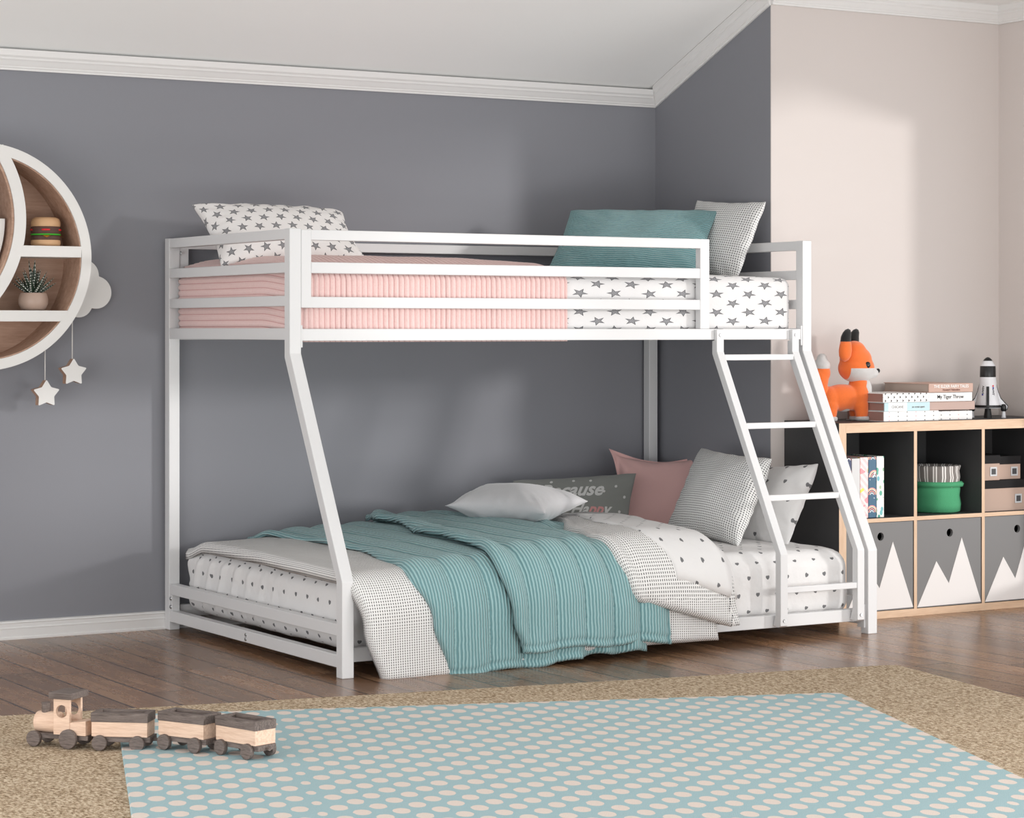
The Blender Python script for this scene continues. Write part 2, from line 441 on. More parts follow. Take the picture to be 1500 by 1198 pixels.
# ladder
yl = W2 - W1
LD = []
for xa in (1.587, 1.907):
    bm = B()
    yf = -W1 - .012; d = .028
    pts = [(yf, 1.016), (yf, .942), (yf - yl, ZB2 + .004), (yf - yl, .052), (yf - yl + .013, .046), (yf - yl + d + .014, .05), (yf - yl + d, .085), (yf - yl + d, ZB2 + .006), (yf + d, .934), (yf + d, .978), (yf + .015, .98), (yf + .015, 1.016)]
    bm_prism(bm, pts, 0, xa, xa + .029, .0015); LD.append(bp('ladder_rail', bm))
def yslant(z): return -W1 - .012 - max(0, min(1, (.942 - z) / (.942 - .285))) * yl
for z in (.922, .694, .461, .167):
    y = yslant(z)
    bm = B(); bm_box(bm, (1.615, y + .003, z - .010), (1.908, y + .024, z + .010), .002); bp('rung', bm)
# bolts
def bolt(c, n, r=.0065):
    n = Vector(n); bm = B(); c = Vector(c)
    bm_cyl(bm, c, c + n * .003, r, r * .8, 16); bm_cyl(bm, c + n * .003, c + n * .0035, r * .45, r * .45, 6)
    obj('bolt', bm, M['zinc'], bed, smooth=False, glob=True)
for x in (1.602, 1.922):
    bolt((x, -W1 - .012, .998), (0, -1, 0)); bolt((x, -W1 - .012 - yl, .068), (0, -1, 0))
for z in (1.275, 1.068): bolt((T - .001, -T - .012, z), (-1, 0, 0), .007)
for z in (.108, .08): bolt((.0015, -T - .012, z), (-1, 0, 0), .007)
for z in (.054, .04): bolt((.001, -.66, z), (-1, 0, 0), .006)
bolt((L - T - .012, -W2 + .02, .05), (0, -1, 0), .006)

# ------------------------------------------------------------------ mattresses
def smooth(a, b, x):
    t = max(0, min(1, (x - a) / (b - a))); return t * t * (3 - 2 * t)
def rbox(name, x0, x1, y0, y1, z0, z1, r, mat, parent=None, nx=90, ny=50, nz=10, crown=0, seed=0, amp=.002, top_r=None, uoff=0, folds=0):
    """rounded soft box with front / end UVs in metres"""
    verts, faces, uvs = [], [], []
    bm = B(); bmesh.ops.create_cube(bm, size=1)
    # subdivide by building grids on six sides
    bm.free(); vmap = {}
    def key(p): return tuple(round(c, 6) for c in p)
    me_v = []; me_f = []; me_uv = []
    def side(o, du, dv, nu, nv, uvf):
        for i in range(nu):
            for j in range(nv):
                q = []
                for a, b in ((i, j), (i + 1, j), (i + 1, j + 1), (i, j + 1)):
                    p = (o[0] + du[0] * a / nu + dv[0] * b / nv, o[1] + du[1] * a / nu + dv[1] * b / nv, o[2] + du[2] * a / nu + dv[2] * b / nv)
                    k = key(p)
                    if k not in vmap: vmap[k] = len(me_v); me_v.append(p)
                    q.append(vmap[k]); me_uv.append(uvf(p))
                me_f.append(q)
    X, Y, Z = x1 - x0, y1 - y0, z1 - z0
    side((0, 0, 0), (1, 0, 0), (0, 0, 1), nx, nz, lambda p: (p[0] * X + uoff, p[2] * Z))                 # front y0
    side((0, 1, 0), (0, 0, 1), (1, 0, 0), nz, nx, lambda p: (p[0] * X, p[2] * Z))
    side((0, 0, 0), (0, 0, 1), (0, 1, 0), nz, ny, lambda p: (-p[1] * Y, p[2] * Z))
    side((1, 0, 0), (0, 1, 0), (0, 0, 1), ny, nz, lambda p: (X + uoff + p[1] * Y, p[2] * Z))
    side((0, 0, 1), (1, 0, 0), (0, 1, 0), nx, ny, lambda p: (p[0] * X + uoff, Z + p[1] * Y))
    side((0, 0, 0), (0, 1, 0), (1, 0, 0), ny, nx, lambda p: (p[0] * X, p[1] * Y))
    tr = top_r or r
    out = []
    for p in me_v:
        q = Vector((x0 + p[0] * X, y0 + p[1] * Y, z0 + p[2] * Z))
        rr = r if p[2] < .5 else tr
        c = Vector((min(max(q.x, x0 + rr), x1 - rr), min(max(q.y, y0 + rr), y1 - rr), min(max(q.z, z0 + rr), z1 - rr)))
        d = q - c
        if d.length > 1e-9: q = c + d.normalized() * rr if d.length > rr * .999 or True and (abs(d.x) + abs(d.y) + abs(d.z) > 0 and d.length >= rr * .999) else q
        f = 16 * p[0] * (1 - p[0]) * p[1] * (1 - p[1])
        q.z += crown * min(1, f ** .5) * p[2]
        nv = noise.noise_vector(q * 7 + Vector((seed, 0, 0))) + .5 * noise.noise_vector(q * 17 + Vector((0, seed, 0)))
        q += nv * amp
        if folds and p[0] < .03: q.x -= folds * max(0, math.sin(q.y * 62 + q.z * 26)) ** 1.5 * smooth(.25, .8, p[1]) * (1 - p[0] / .03) * min(1, 6 * p[2] * (1 - p[2]))
        out.append(q)
    me = bpy.data.meshes.new(name); me.from_pydata(out, [], me_f)
    l = me.uv_layers.new(name='UVMap')
    for i, uvv in enumerate(me_uv): l.data[i].uv = uvv
    bm = B(); bm.from_mesh(me); bmesh.ops.recalc_face_normals(bm, faces=bm.faces[:]); bm.to_mesh(me); bm.free()
    return link(name, me, mat, parent, smooth=True, glob=parent is not None)

um = thing('mattress', (1, -.5, .998), 0, 'upper bunk mattress in a white fitted sheet printed with grey stars', 'mattress')
rbox('fitted_sheet', .055, 1.948, -.942, -.045, 1.0, 1.193, .03, M['star'], um, 120, 50, 12, .03, 1, .0022, uoff=.02)
rbox('underside', .06, 1.0, -.93, -.05, .972 + .0255, .9985 + .004, .002, M['matbase'], um, 30, 16, 2, 0, 2, 0)
lm = thing('mattress', (1, -.66, .06), 0, 'lower bunk mattress in a white fitted sheet printed with tiny grey hearts', 'mattress')
rbox('fitted_sheet', .052, 1.945, -1.27, -.05, .062, .276, .045, M['heart'], lm, 160, 140, 20, .03, 5, .0035, top_r=.055, folds=.010)

# pillow -----------------------------------------------------------------
def pillow(name, TL, TR, BL, BR, thick, mat, label, cat='pillow', pinch=.06, n=44, seed=0, flange=0, group=None, wr=1.0, sag=0, lean_pow=.42):
    TL, TR, BL, BR = map(Vector, (TL, TR, BL, BR))
    w = ((TR - TL).length + (BR - BL).length) / 2; h = ((TL - BL).length + (TR - BR).length) / 2
    nrm = (TR - BL).cross(TL - BR).normalized()
    if nrm.dot(CAM - TL) < 0: nrm = -nrm
    ctr = (TL + TR + BL + BR) / 4
    def pos(u, v, side):
        su, sv = max(0.0, math.sin(PI * u)), max(0.0, math.sin(PI * v))
        uu = u + (.5 - u) * 2 * pinch * sv * (abs(2 * u - 1) ** 1.5); vv = v + (.5 - v) * 2 * pinch * su * (abs(2 * v - 1) ** 1.5)
        p = BL * (1 - uu) * (1 - vv) + BR * uu * (1 - vv) + TL * (1 - uu) * vv + TR * uu * vv
        fu, fv = u, v
        if flange:
            fu = min(1, max(0, (u - flange) / (1 - 2 * flange))); fv = min(1, max(0, (v - flange) / (1 - 2 * flange)))
        e = max(0.0, 16 * fu * (1 - fu) * fv * (1 - fv))
        b = e ** lean_pow * thick * (1 + sag * (.5 - v))
        q = Vector((u * w * 9, v * h * 9, seed * 3.1 + side))
        edge = 1 - e ** .5
        b += wr * thick * .10 * noise.noise(q * .9) * (.3 + e ** .3) * (1 if e > 0 else 0)
        rad = math.atan2(v - .5, u - .5)
        b += wr * .05 * thick * edge * math.sin(rad * 22 + seed * 2 + 3 * noise.noise(q)) * min(1, e * 6)
        fl = .006 * math.sin(u * 23 + seed) * math.sin(v * 19) if flange else .0025 * math.sin(u * 31 + v * 17 + seed)
        return p + nrm * (side * b + fl * (1 - e ** .3)) + nrm * side * .0008
    verts, faces, uvs = [], [], []
    for side in (1, -1):
        base = len(verts)
        for j in range(n + 1):
            for i in range(n + 1):
                u = .5 - .5 * math.cos(PI * i / n); v = .5 - .5 * math.cos(PI * j / n)
                verts.append(pos(u, v, side)); uvs.append((u * w, v * h))
        for j in range(n):
            for i in range(n):
                a = base + j * (n + 1) + i; f = (a, a + 1, a + n + 2, a + n + 1)
                faces.append(f if side > 0 else f[::-1])
    m1 = (n + 1) ** 2
    border = [i for i in range(n + 1)] + [j * (n + 1) + n for j in range(1, n + 1)] + [n * (n + 1) + i for i in range(n - 1, -1, -1)] + [j * (n + 1) for j in range(n - 1, 0, -1)]
    for k in range(len(border)):
        a, b = border[k], border[(k + 1) % len(border)]; faces.append((b, a, a + m1, b + m1))
    U_, V_ = [0], [0]; md_ = n // 2
    for i in range(1, n + 1):
        U_.append(U_[-1] + (verts[md_ * (n + 1) + i] - verts[md_ * (n + 1) + i - 1]).length)
        V_.append(V_[-1] + (verts[i * (n + 1) + md_] - verts[(i - 1) * (n + 1) + md_]).length)
    uvs = [(U_[i], V_[j]) for _s in (0, 1) for j in range(n + 1) for i in range(n + 1)]
    me = new_me(verts, faces, uvs, name)
    bm = B(); bm.from_mesh(me); bmesh.ops.recalc_face_normals(bm, faces=bm.faces[:]); bm.to_mesh(me); bm.free()
    o = link(name, me, mat, None, smooth=True); tag(o, label, cat, group)
    return o, pos, w, h

def at(u, v, ax, val):
    """point seen at a pixel of the 1500 px frame on the plane axis = val"""
    r = (u - 750) / FPX
    d = Vector((math.sin(YAW) + r * math.cos(YAW), math.cos(YAW) - r * math.sin(YAW), -(v - 482.125) / FPX))
    return CAM + d * ((val - CAM[ax]) / d[ax])
PY = lambda u, v, y: at(u, v, 1, y)
PX = lambda u, v, x: at(u, v, 0, x)
PZ = lambda u, v, z: at(u, v, 2, z)

# upper pillows
pillow('pillow', PY(282, 300, -.20), PY(502, 311, -.30), PY(324, 392, -.42), PY(540, 386, -.52), .07, M['starp'],
       'white pillow with grey stars at the left end of the upper bunk', seed=1, pinch=.04)
pillow('pillow', PY(836, 309, -.26), PY(1052, 309, -.58), PY(798, 402, -.38), PY(1022, 410, -.72), .05, M['tealp'],
       'teal ribbed pillow leaning at the right end of the upper bunk', seed=2, pinch=.02)
pillow('pillow', PX(1022, 294, 1.93), PX(1122, 296, 1.95), PX(985, 402, 1.80), PX(1079, 408, 1.84), .042, M['check'],
       'black and white checked pillow behind the teal pillow on the upper bunk', seed=3, pinch=.03)
# lower pillows
pillow('pillow', PX(1105, 684, 1.93), PX(1199, 680, 1.93), PX(1040, 790, 1.77), PX(1152, 800, 1.82), .045, M['heartp'],
       'white pillow with tiny grey hearts against the right end of the lower bunk', seed=4, pinch=.02)
pillow('pillow', PY(892, 657, -.10), PY(1056, 657, -.22), PY(878, 800, -.18), PY(1010, 800, -.34), .055, M['pinkp'],
       'dusty pink flanged pillow in the corner of the lower bunk', seed=5, pinch=.14, flange=.05)
pillow('pillow', PX(1028, 656, 1.84), PX(1130, 672, 1.80), PX(976, 782, 1.62), PX(1080, 800, 1.61), .066, M['check'],
       'black and white checked pillow in front of the pink pillow on the lower bunk', seed=6, pinch=.04)
dk, dpos, dw, dh = pillow('cushion', PY(752, 704, -.12), PY(932, 693, -.27), PY(748, 790, -.22), PY(918, 795, -.36), .04, M['darkc'],
       'charcoal cushion with white and pink lettering behind the pale grey cushion', 'cushion', seed=7, pinch=.02)
def on_pillow(name, me, pos, w, h, u0, v0, mat, parent, off=.0015):
    bm = B(); bm.from_mesh(me)
    bmesh.ops.triangulate(bm, faces=bm.faces[:])
    for v in bm.verts:
        u = u0 + v.co.x / w; vv = v0 + v.co.y / h
        p = pos(min(.99, max(.01, u)), min(.99, max(.01, vv)), 1)
        e = .002
        du = pos(min(.99, u + e), vv, 1) - pos(max(.01, u - e), vv, 1); dv = pos(u, min(.99, vv + e), 1) - pos(u, max(.01, vv - e), 1)
        nn = du.cross(dv).normalized()
        if nn.dot(CAM - p) < 0: nn = -nn
        v.co = p + nn * (off + v.co.z)
    me2 = bpy.data.meshes.new(name); bm.to_mesh(me2); bm.free()
    return link(name, me2, mat, parent, glob=True)
def on_text(s, u0, v0, size, mat, name='lettering', shear=.35, off=.0016):
    me = text_mesh(s, .06, shear, off, .0004)
    wd = max(v.co.x for v in me.vertices); me.transform(Matrix.Diagonal((size * dw / wd, size * dw / wd * 1.05, 1, 1))); wd = size * dw
    on_pillow(name, me, dpos, dw, dh, u0, v0, mat, dk); return u0 + wd / dw
def line(pieces, u0, v0, width):
    full = text_mesh(''.join(p for p, _ in pieces), .06, .35, .0016, .0004); sc = width * dw / max(v.co.x for v in full.vertices)
    pre = ''
    for p, m_ in pieces:
        me = text_mesh(p, .06, .35, .0016, .0004); pre += p
        both = text_mesh(pre, .06, .35, .0016, .0004); x = max(v.co.x for v in both.vertices) - max(v.co.x for v in me.vertices)
        me.transform(Matrix.Diagonal((sc, sc * 1.08, 1, 1)))
        on_pillow('lettering', me, dpos, dw, dh, u0 + x * sc / dw, v0, m_, dk)
line([('Because', M['lettering'])], .20, .64, .54)
line([('be', M['lettering'])], .27, .33, .15)
line([('Ha', M['lettering']), ('pp', M['letpink']), ('y', M['lettering'])], .47, .35, .36)
for (a, b) in ((.30, .90), (.48, .90), (.62, .885), (.84, .78), (.74, .70), (.93, .62), (.90, .40), (.86, .2), (.12, .86), (.70, .10)):
    me = bpy.data.meshes.new('dot'); bm = B(); bmesh.ops.create_circle(bm, cap_ends=True, segments=14, radius=.0055); bm.to_mesh(me); bm.free()
    on_pillow('dot', me, dpos, dw, dh, a, b, M['lettering'], dk)

# ------------------------------------------------------------------ bedding on the lower bunk
def z0(x):   # height of the pile under the covers along the bed
    return .278 + .030 * smooth(.02, .9, x) - .016 * smooth(1.0, 1.4, x)
RY = .11; RZ = .13; YT = -1.262; TOP = abs(YT + .05); ARC = .19
def drape(x, s, off):
    """point at arc-length s (0 = rear edge on top, increasing over the front edge to the floor), lifted by off"""
    Hh = z0(x)
    if s < TOP:
        y = -.05 - s
        c = .008 * math.sin(PI * min(1, s / TOP))
        rear = .03 * smooth(.16, 0, s) + .028 * smooth(.9, 1.2, x) * smooth(.6, 0, s)
        return Vector((x, y, Hh + c - rear + off)), Vector((0, 0, 1))
    if s < TOP + ARC:
        a = (s - TOP) / ARC * PI / 2
        n = Vector((0, -math.sin(a), math.cos(a)))
        return Vector((x, YT - (RY) * math.sin(a), Hh - RZ + RZ * math.cos(a))) + n * off, n
    d = s - TOP - ARC
    return Vector((x, YT - RY - off - .05 * d * 1.0, Hh - RZ - d)), Vector((0, -1, 0))
def cloth(name, xl, xr, s0, s1, off, mat, nu, nv, parent=None, disp=None, thick=.006, uvx=0, edge=.0, xs=None, uvswap=False, roll=.012):
    """xl(s), xr(s) edges; s0(u), s1(u) rear and hem"""
    verts, faces, uvs = [], [], []
    def pt(i, j, side):
        u = i / nu
        v = j / nv
        sa, sb = s0(u), s1(u); s = sa + (sb - sa) * v
        x = xl(s) + (xr(s) - xl(s)) * u
        o = off(u, s) if callable(off) else off
        if disp: o += disp(x, s, u, v)
        # turn edges down so that the cloth closes on what lies below
        eu = min(u, 1 - u) * abs(xr(s) - xl(s)); ev = min(v, 1 - v) * abs(sb - sa) if v > .5 else 1
        m = min(eu, ev)
        if roll and m < roll: o -= roll * (1 - math.sqrt(max(0, 1 - (1 - m / roll) ** 2))) * .8
        p, n = drape(x, s, o)
        dr_ = roll * (1 - math.sqrt(max(0, 1 - (1 - m / roll) ** 2))) * .8 if (roll and m < roll) else 0
        sx_ = -1 if u < .5 else 1; ex, es = (dr_, 0) if eu <= ev else (0, dr_)
        if side < 0: p = p - n * thick; ex += thick; es += thick if v > .5 else 0
        return p, (x + uvx + sx_ * ex, s + es)
    for side in (1, -1):
        base = len(verts)
        for j in range(nv + 1):
            for i in range(nu + 1):
                p, q = pt(i, j, side); verts.append(p); uvs.append(q)
        for j in range(nv):
            for i in range(nu):
                a = base + j * (nu + 1) + i; f = (a, a + 1, a + nu + 2, a + nu + 1); faces.append(f if side > 0 else f[::-1])
    m1 = (nu + 1) * (nv + 1)
    border = [i for i in range(nu + 1)] + [j * (nu + 1) + nu for j in range(1, nv + 1)] + [nv * (nu + 1) + i for i in range(nu - 1, -1, -1)] + [j * (nu + 1) for j in range(nv - 1, 0, -1)]
    for k in range(len(border)):
        a, b = border[k], border[(k + 1) % len(border)]; faces.append((b, a, a + m1, b + m1))
    me = new_me(verts, faces, uvs, name)
    bm = B(); bm.from_mesh(me); bmesh.ops.recalc_face_normals(bm, faces=bm.faces[:]); bm.to_mesh(me); bm.free()
    return link(name, me, mat, parent, smooth=True, glob=parent is not None)
def table(*pts):
    def f(s):
        if s <= pts[0][0]: return pts[0][1]
        for (a, x), (b, y) in zip(pts, pts[1:]):
            if s <= b: return x + (y - x) * smooth(a, b, s)
        return pts[-1][1]
    return f
SE = TOP + ARC
def N3(x, s, k, sd=0): return noise.noise(Vector((x * k, s * k, sd)))

dv = thing('duvet', (.7, -.7, .3), 0, 'white dashed cotton duvet spread over the lower bunk and folded back at the right', 'duvet')
def dfold(x, s, u, v): return .004 * N3(x, s, 4, 1) + .007 * smooth(TOP, SE + .1, s) * (N3(x, s * .25, 9, 4)) + .004
cloth('cover', table((0, .055), (1.0, .025), (TOP + .05, .025), (SE, .055), (SE + .2, .115)), table((0, 1.50), (TOP * .5, 1.38), (TOP, 1.29), (SE, 1.29), (SE + .2, 1.31)),
      lambda u: 0, lambda u: SE + .160 - .03 * smooth(.45, 1, u) + .006 * math.sin(u * 9), .024, M['dash'], 150, 120, dv, dfold, .022, roll=.02)

# folded-back band of the duvet
def flap_off(u, s): return .060 + .016 * math.sin(PI * min(1, max(0, u)) * .9) - .006 * smooth(1.0, 0, s)
fl_l = table((0, 1.36), (.56, 1.17), (1.0, .98), (1.17, .925), (1.30, .925), (1.37, .95), (1.42, .985))
fl_r = table((0, 1.56), (.6, 1.43), (1.04, 1.34), (TOP, 1.31), (SE, 1.32), (SE + .1, 1.335))
cloth('turned_back_edge', fl_l, fl_r, lambda u: 0, lambda u: 1.405 + .085 * u, flap_off, M['dash'], 60, 110, dv,
      lambda x, s, u, v: .006 * N3(x, s, 6, 2) + .004 * math.sin(u * 40) * smooth(.3, 0, u), .035, roll=.022)
# rounded fold joining cover and flap along the right edge
def fold_roll():
    verts, faces, uvs = [], [], []; nv, na = 90, 14
    for j in range(nv + 1):
        s = 1.485 * j / nv; R_ = (.022 + .006 * smooth(.9, 1.5, s)); x0_ = fl_r(s) - .004
        for k in range(na + 1):
            a = -PI / 2 + PI * k / na; o_c = .012 + R_
            p, n_ = drape(x0_, s, 0); p = p + n_ * (o_c + R_ * math.sin(a)) + Vector((R_ * 1.25 * math.cos(a), 0, 0)); p += n_ * .004 * N3(a, s, 5, 9)
            verts.append(p); uvs.append((x0_ + R_ * a, s))
        verts.append(drape(x0_ - .03, s, .012)[0]); uvs.append((x0_, s))
    m = na + 2
    for j in range(nv):
        for k in range(m):
            a, b = j * m + k, j * m + (k + 1) % m; faces.append((a, b, b + m, a + m))
    faces.append(tuple(range(m))[::-1]); faces.append(tuple(nv * m + k for k in range(m)))
    me = new_me(verts, faces, uvs, 'fold'); bm = B(); bm.from_mesh(me); bmesh.ops.recalc_face_normals(bm, faces=bm.faces[:]); bm.to_mesh(me); bm.free()
    return me
link('rolled_fold', fold_roll(), M['dash'], dv, smooth=True, glob=True)
# top sheet folded over the duvet
_shl = table((0, 1.42), (.5, 1.26), (1.0, 1.12), (1.25, 1.075), (1.36, 1.12))
def sh_l(s): return _shl(s) + .012 * N3(0, s, 12, 8)
def sh_r(s): return fl_r(s) + .052 + .012 * N3(3, s, 6, 8)
sheet = cloth('top_sheet', sh_l, sh_r, lambda u: 0, lambda u: 1.362 + .045 * u, lambda u, s: .082 - .008 * smooth(1.0, 0, s) - .046 * smooth(.72, 1, u), heart_fabric('heart_print_top_sheet', .079, .05, .0052), 60, 90, None,
      lambda x, s, u, v: .005 * N3(x, s, 7, 6), .003, roll=.01)
tag(sheet, 'white top sheet with tiny hearts folded over the turned-back duvet edge', 'sheet')

# teal quilt: lower layer and the part folded over it
tb = thing('quilt', (.75, -.7, .34), 0, 'teal ribbed channel quilt draped over the lower bunk down to the floor', 'quilt')
def chan(p, ph, a):
    def f(x, s, u, v):
        q = abs(math.sin(PI * (x - ph) / p))
        d = (1 - v) * 1.53
        return -.007 * math.exp(-((d - .022) / .005) ** 2) + a * (q ** .55 - .6) + .006 * N3(x, s, 5, 3) + .012 * smooth(TOP, SE + .2, s) * N3(x, s * .3, 8, 7)
    return f
t_l = table((0, .28), (.4, .30), (.8, .29), (1.12, .24), (1.28, .215), (1.40, .265), (1.56, .318))
cloth('lower_layer', t_l, lambda s: t_l(s) + .46, lambda u: 0, lambda u: 1.572 - .004 * u + .005 * math.sin(u * 12), .044, M['teal'], 90, 240, tb, chan(.118, .335, .017), .012)
u_l = table((0, .74), (.3, .64), (.84, .55), (1.09, .515), (1.3, .49), (1.42, .52), (1.52, .555))
u_r = table((0, 1.40), (.56, 1.25), (1.0, 1.07), (1.2, 1.05), (1.36, 1.09), (1.45, 1.105), (1.54, 1.11))
def upoff(u, s):
    x = u_l(s) + (u_r(s) - u_l(s)) * u
    return .062 + .018 * smooth(.16, .02, u) - .018 * smooth(-.10, .0, x - fl_l(s))
cloth('folded_layer', u_l, u_r, lambda u: 0, lambda u: 1.522 + .005 * math.sin(u * 14) + .016 * u, upoff, M['teal'], 150, 240, tb, chan(.104, .575, .018), .016)
# rear hem peeking below
cloth('back_layer', lambda s: .62, lambda s: 1.03, lambda u: TOP + .1, lambda u: 1.560 + .005 * math.sin(u * 20), .034, M['teal'], 50, 30, tb,
      lambda x, s, u, v: .012 * math.sin(x * 60), .008)

# ------------------------------------------------------------------ pale grey cushion lying on the covers
c1, c2_, c3 = PZ(652, 741, .415), PZ(798, 751, .415), PZ(861, 733, .43)
c4 = c1 + c3 - c2_
pillow('cushion', c1, c4, c2_, c3, .068, M['greyc'], 'pale grey velvet cushion lying on the teal quilt', 'cushion', seed=11, pinch=.08, lean_pow=.5, wr=1.3)

# ------------------------------------------------------------------ pink quilt on the upper bunk
qk = thing('quilt', (.5, -.5, 1.2), 0, 'pink channel-stitched quilt covering the left half of the upper bunk', 'quilt')
def pink_quilt():
    P = .0186; verts, faces, uvs = [], [], []
    nu, nv = 430, 60
    # u: from left end bottom, up, over, to the right edge ; v: rear to front hem
    Le, Lt = .19, .97
    def pt(i, j, side):
        a = i / nu * (Le + Lt); v = j / nv; b = v * (.90 + .21)
        rib = abs(math.sin(PI * a / P)) ** .5 * .0085
        wob = .003 * noise.noise(Vector((a * 8, b * 8, 2)))
        # heights
        def top(x, y):
            puff = smooth(-.95, -.70, y); left = smooth(.0, .16, x)
            return 1.198 + .047 * puff * (.35 + .65 * left) * (1 - .25 * smooth(.7, 1.0, x))
        if b < .88: y = -.055 - b; fz = None
        else: y = -.945; fz = b - .88
        if a < Le:
            x = .038; z = 1.198 - (Le - a) * 1.12; n = Vector((-1, 0, 0))
            yy = y if fz is None else -.945 + .0
            if fz is not None:
                return None
            z = top(.0, y) - (Le - a) * 1.1 * (1)
            p = Vector((x, yy, z))
            k = smooth(0, .03, Le - a); p.x += .02 * (1 - k)
            p += n * (rib + wob + .004)
            return p + (n * -.006 if side < 0 else Vector())
        x = .045 + (a - Le)
        if fz is None:
            n = Vector((0, 0, 1)); p = Vector((x, y, top(x, y)))
        else:
            n = Vector((0, -1, 0)); p = Vector((x, y, 1.198 - fz * .955))
            k = smooth(.03, 0, fz); p.y += .012 * k
        p += n * (rib + wob + .001)
        return p + (n * -.005 if side < 0 else Vector())
    idx = {}
    for side in (1, -1):
        for j in range(nv + 1):
            for i in range(nu + 1):
                p = pt(i, j, side)
                if p is not None: idx[(side, i, j)] = len(verts); verts.append(p); uvs.append((i / nu * (Le + Lt), j / nv))
        for j in range(nv):
            for i in range(nu):
                ks = [(side, i, j), (side, i + 1, j), (side, i + 1, j + 1), (side, i, j + 1)]
                if all(k in idx for k in ks):
                    f = [idx[k] for k in ks]; faces.append(f if side > 0 else f[::-1])
    me = new_me(verts, faces, uvs, 'quilt')
    bm = B(); bm.from_mesh(me)
    # close the rim between front and back layers
    bm.verts.ensure_lookup_table(); h = len(verts) // 2
    be = [(e.verts[0].index, e.verts[1].index) for e in bm.edges if e.is_boundary and e.verts[0].index < h and e.verts[1].index < h]
    for a, b in be:
        try: bm.faces.new([bm.verts[k] for k in (a, b, b + h, a + h)])
        except ValueError: pass
    bmesh.ops.recalc_face_normals(bm, faces=bm.faces[:]); bm.to_mesh(me); bm.free()
    return me
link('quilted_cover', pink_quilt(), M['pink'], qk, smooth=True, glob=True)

# ------------------------------------------------------------------ RUGS
t = NT('jute_weave'); o_ = t.obj()
v1 = t.noise(t.mapv(o_, (150, 75, 100)), 1, 2, .6); v2 = t.noise(o_, 330, 2, .7)
wv = t.node('ShaderNodeTexWave', wave_type='BANDS', bands_direction='Y'); t.put(wv.inputs['Vector'], o_); wv.inputs['Scale'].default_value = 26; wv.inputs['Distortion'].default_value = 5; wv.inputs['Detail Scale'].default_value = 6
f = t.math('ADD', t.math('MULTIPLY', v1, .75), t.math('ADD', t.math('MULTIPLY', v2, .3), t.math('MULTIPLY', wv.outputs['Fac'], .12)))
t.color(t.ramp(f, [(.40, srgb(108, 88, 66)), (.55, srgb(170, 148, 122)), (.74, srgb(218, 202, 178))])); t.rough(.95); t.spec(.1)
t.bump(f, 1.0, .006); M['jute'] = t.m
def rug(name, TR_, ang, w, l, z, mat, label, r=.03):
    """TR_ far right corner; width runs left, length runs towards the viewer"""
    a = math.radians(ang); W_ = Vector((-math.cos(a), -math.sin(a), 0)); L_ = Vector((math.sin(a), -math.cos(a), 0))
    bm = B(); uvl = bm.loops.layers.uv.new('UVMap')
    out = []
    for (cx, cy, a0) in ((r, r, PI), (w - r, r, 1.5 * PI), (w - r, l - r, 0), (r, l - r, .5 * PI)):
        for k in range(7):
            q = a0 + k / 6 * PI / 2; out.append((cx + r * math.cos(q), cy + r * math.sin(q)))
    lo, hi, med = [], [], []
    for (x, y) in out: lo.append(bm.verts.new(Vector((x, y, 0))))
    for (x, y) in out:
        sx = .003 if x < w / 2 else -.003; sy = .003 if y < l / 2 else -.003
        med.append(bm.verts.new(Vector((x, y, z * .6)))); hi.append(bm.verts.new(Vector((x + sx, y + sy, z))))
    n = len(out)
    for A_, C_ in ((lo, med), (med, hi)):
        for i in range(n): bm.faces.new((A_[i], A_[(i + 1) % n], C_[(i + 1) % n], C_[i]))
    bm.faces.new(hi); bm.faces.new(lo[::-1])
    for f_ in bm.faces:
        for lp in f_.loops: lp[uvl].uv = (lp.vert.co.x, lp.vert.co.y)
    Mx = Matrix(((W_.x, L_.x, 0, TR_[0]), (W_.y, L_.y, 0, TR_[1]), (0, 0, 1, TR_[2]), (0, 0, 0, 1)))
    for v in bm.verts: v.co = Mx @ v.co
    bmesh.ops.recalc_face_normals(bm, faces=bm.faces[:])
    o = obj(name, bm, mat); tag(o, label, 'rug'); return o
rug('jute_rug', (1.55, -1.965, 0.0), -10.3, 3.6, 2.6, .007, M['jute'], 'large beige woven jute rug lying under the blue rug', .04)
t = NT('blue_oval_rug'); o_ = t.sep(t.uv())
PW, PL = .0414, .1125
k = t.math('DIVIDE', t.math('SUBTRACT', o_[0], 1.544), PW); kc = t.math('ROUND', k)
par = t.math('ABSOLUTE', t.math('MODULO', kc, 2.0))
x = t.math('MULTIPLY', t.math('SUBTRACT', k, kc), PW)
# drift of the columns along the length
rl = t.math('ADD', t.math('DIVIDE', t.math('SUBTRACT', o_[1], .169), PL), t.math('MULTIPLY', par, .5)); rc = t.math('ROUND', rl)
y = t.math('MULTIPLY', t.math('SUBTRACT', rl, rc), PL)
narrow = t.math('LESS_THAN', t.math('ABSOLUTE', t.math('SUBTRACT', kc, 1.0)), .5)
nar2 = t.math('LESS_THAN', t.math('ABSOLUTE', t.math('ADD', kc, 34.0)), .5)
nr = t.math('MAXIMUM', narrow, nar2)
wx = t.math('SUBTRACT', .0188, t.math('MULTIPLY', nr, .0078)); wl_ = t.math('SUBTRACT', .0285, t.math('MULTIPLY', nr, .008))
xe = t.math('DIVIDE', t.math('ADD', x, t.math('MULTIPLY', t.math('SUBTRACT', t.noise(t.uv(), 90, 2), .5), .006)), wx)
ye = t.math('DIVIDE', t.math('ADD', y, t.math('MULTIPLY', x, .0)), wl_)
e = t.math('ADD', t.math('MULTIPLY', xe, xe), t.math('MULTIPLY', ye, ye))
m = t.math('LESS_THAN', e, 1.0)
pn = t.noise(t.obj(), 520, 2, .7)
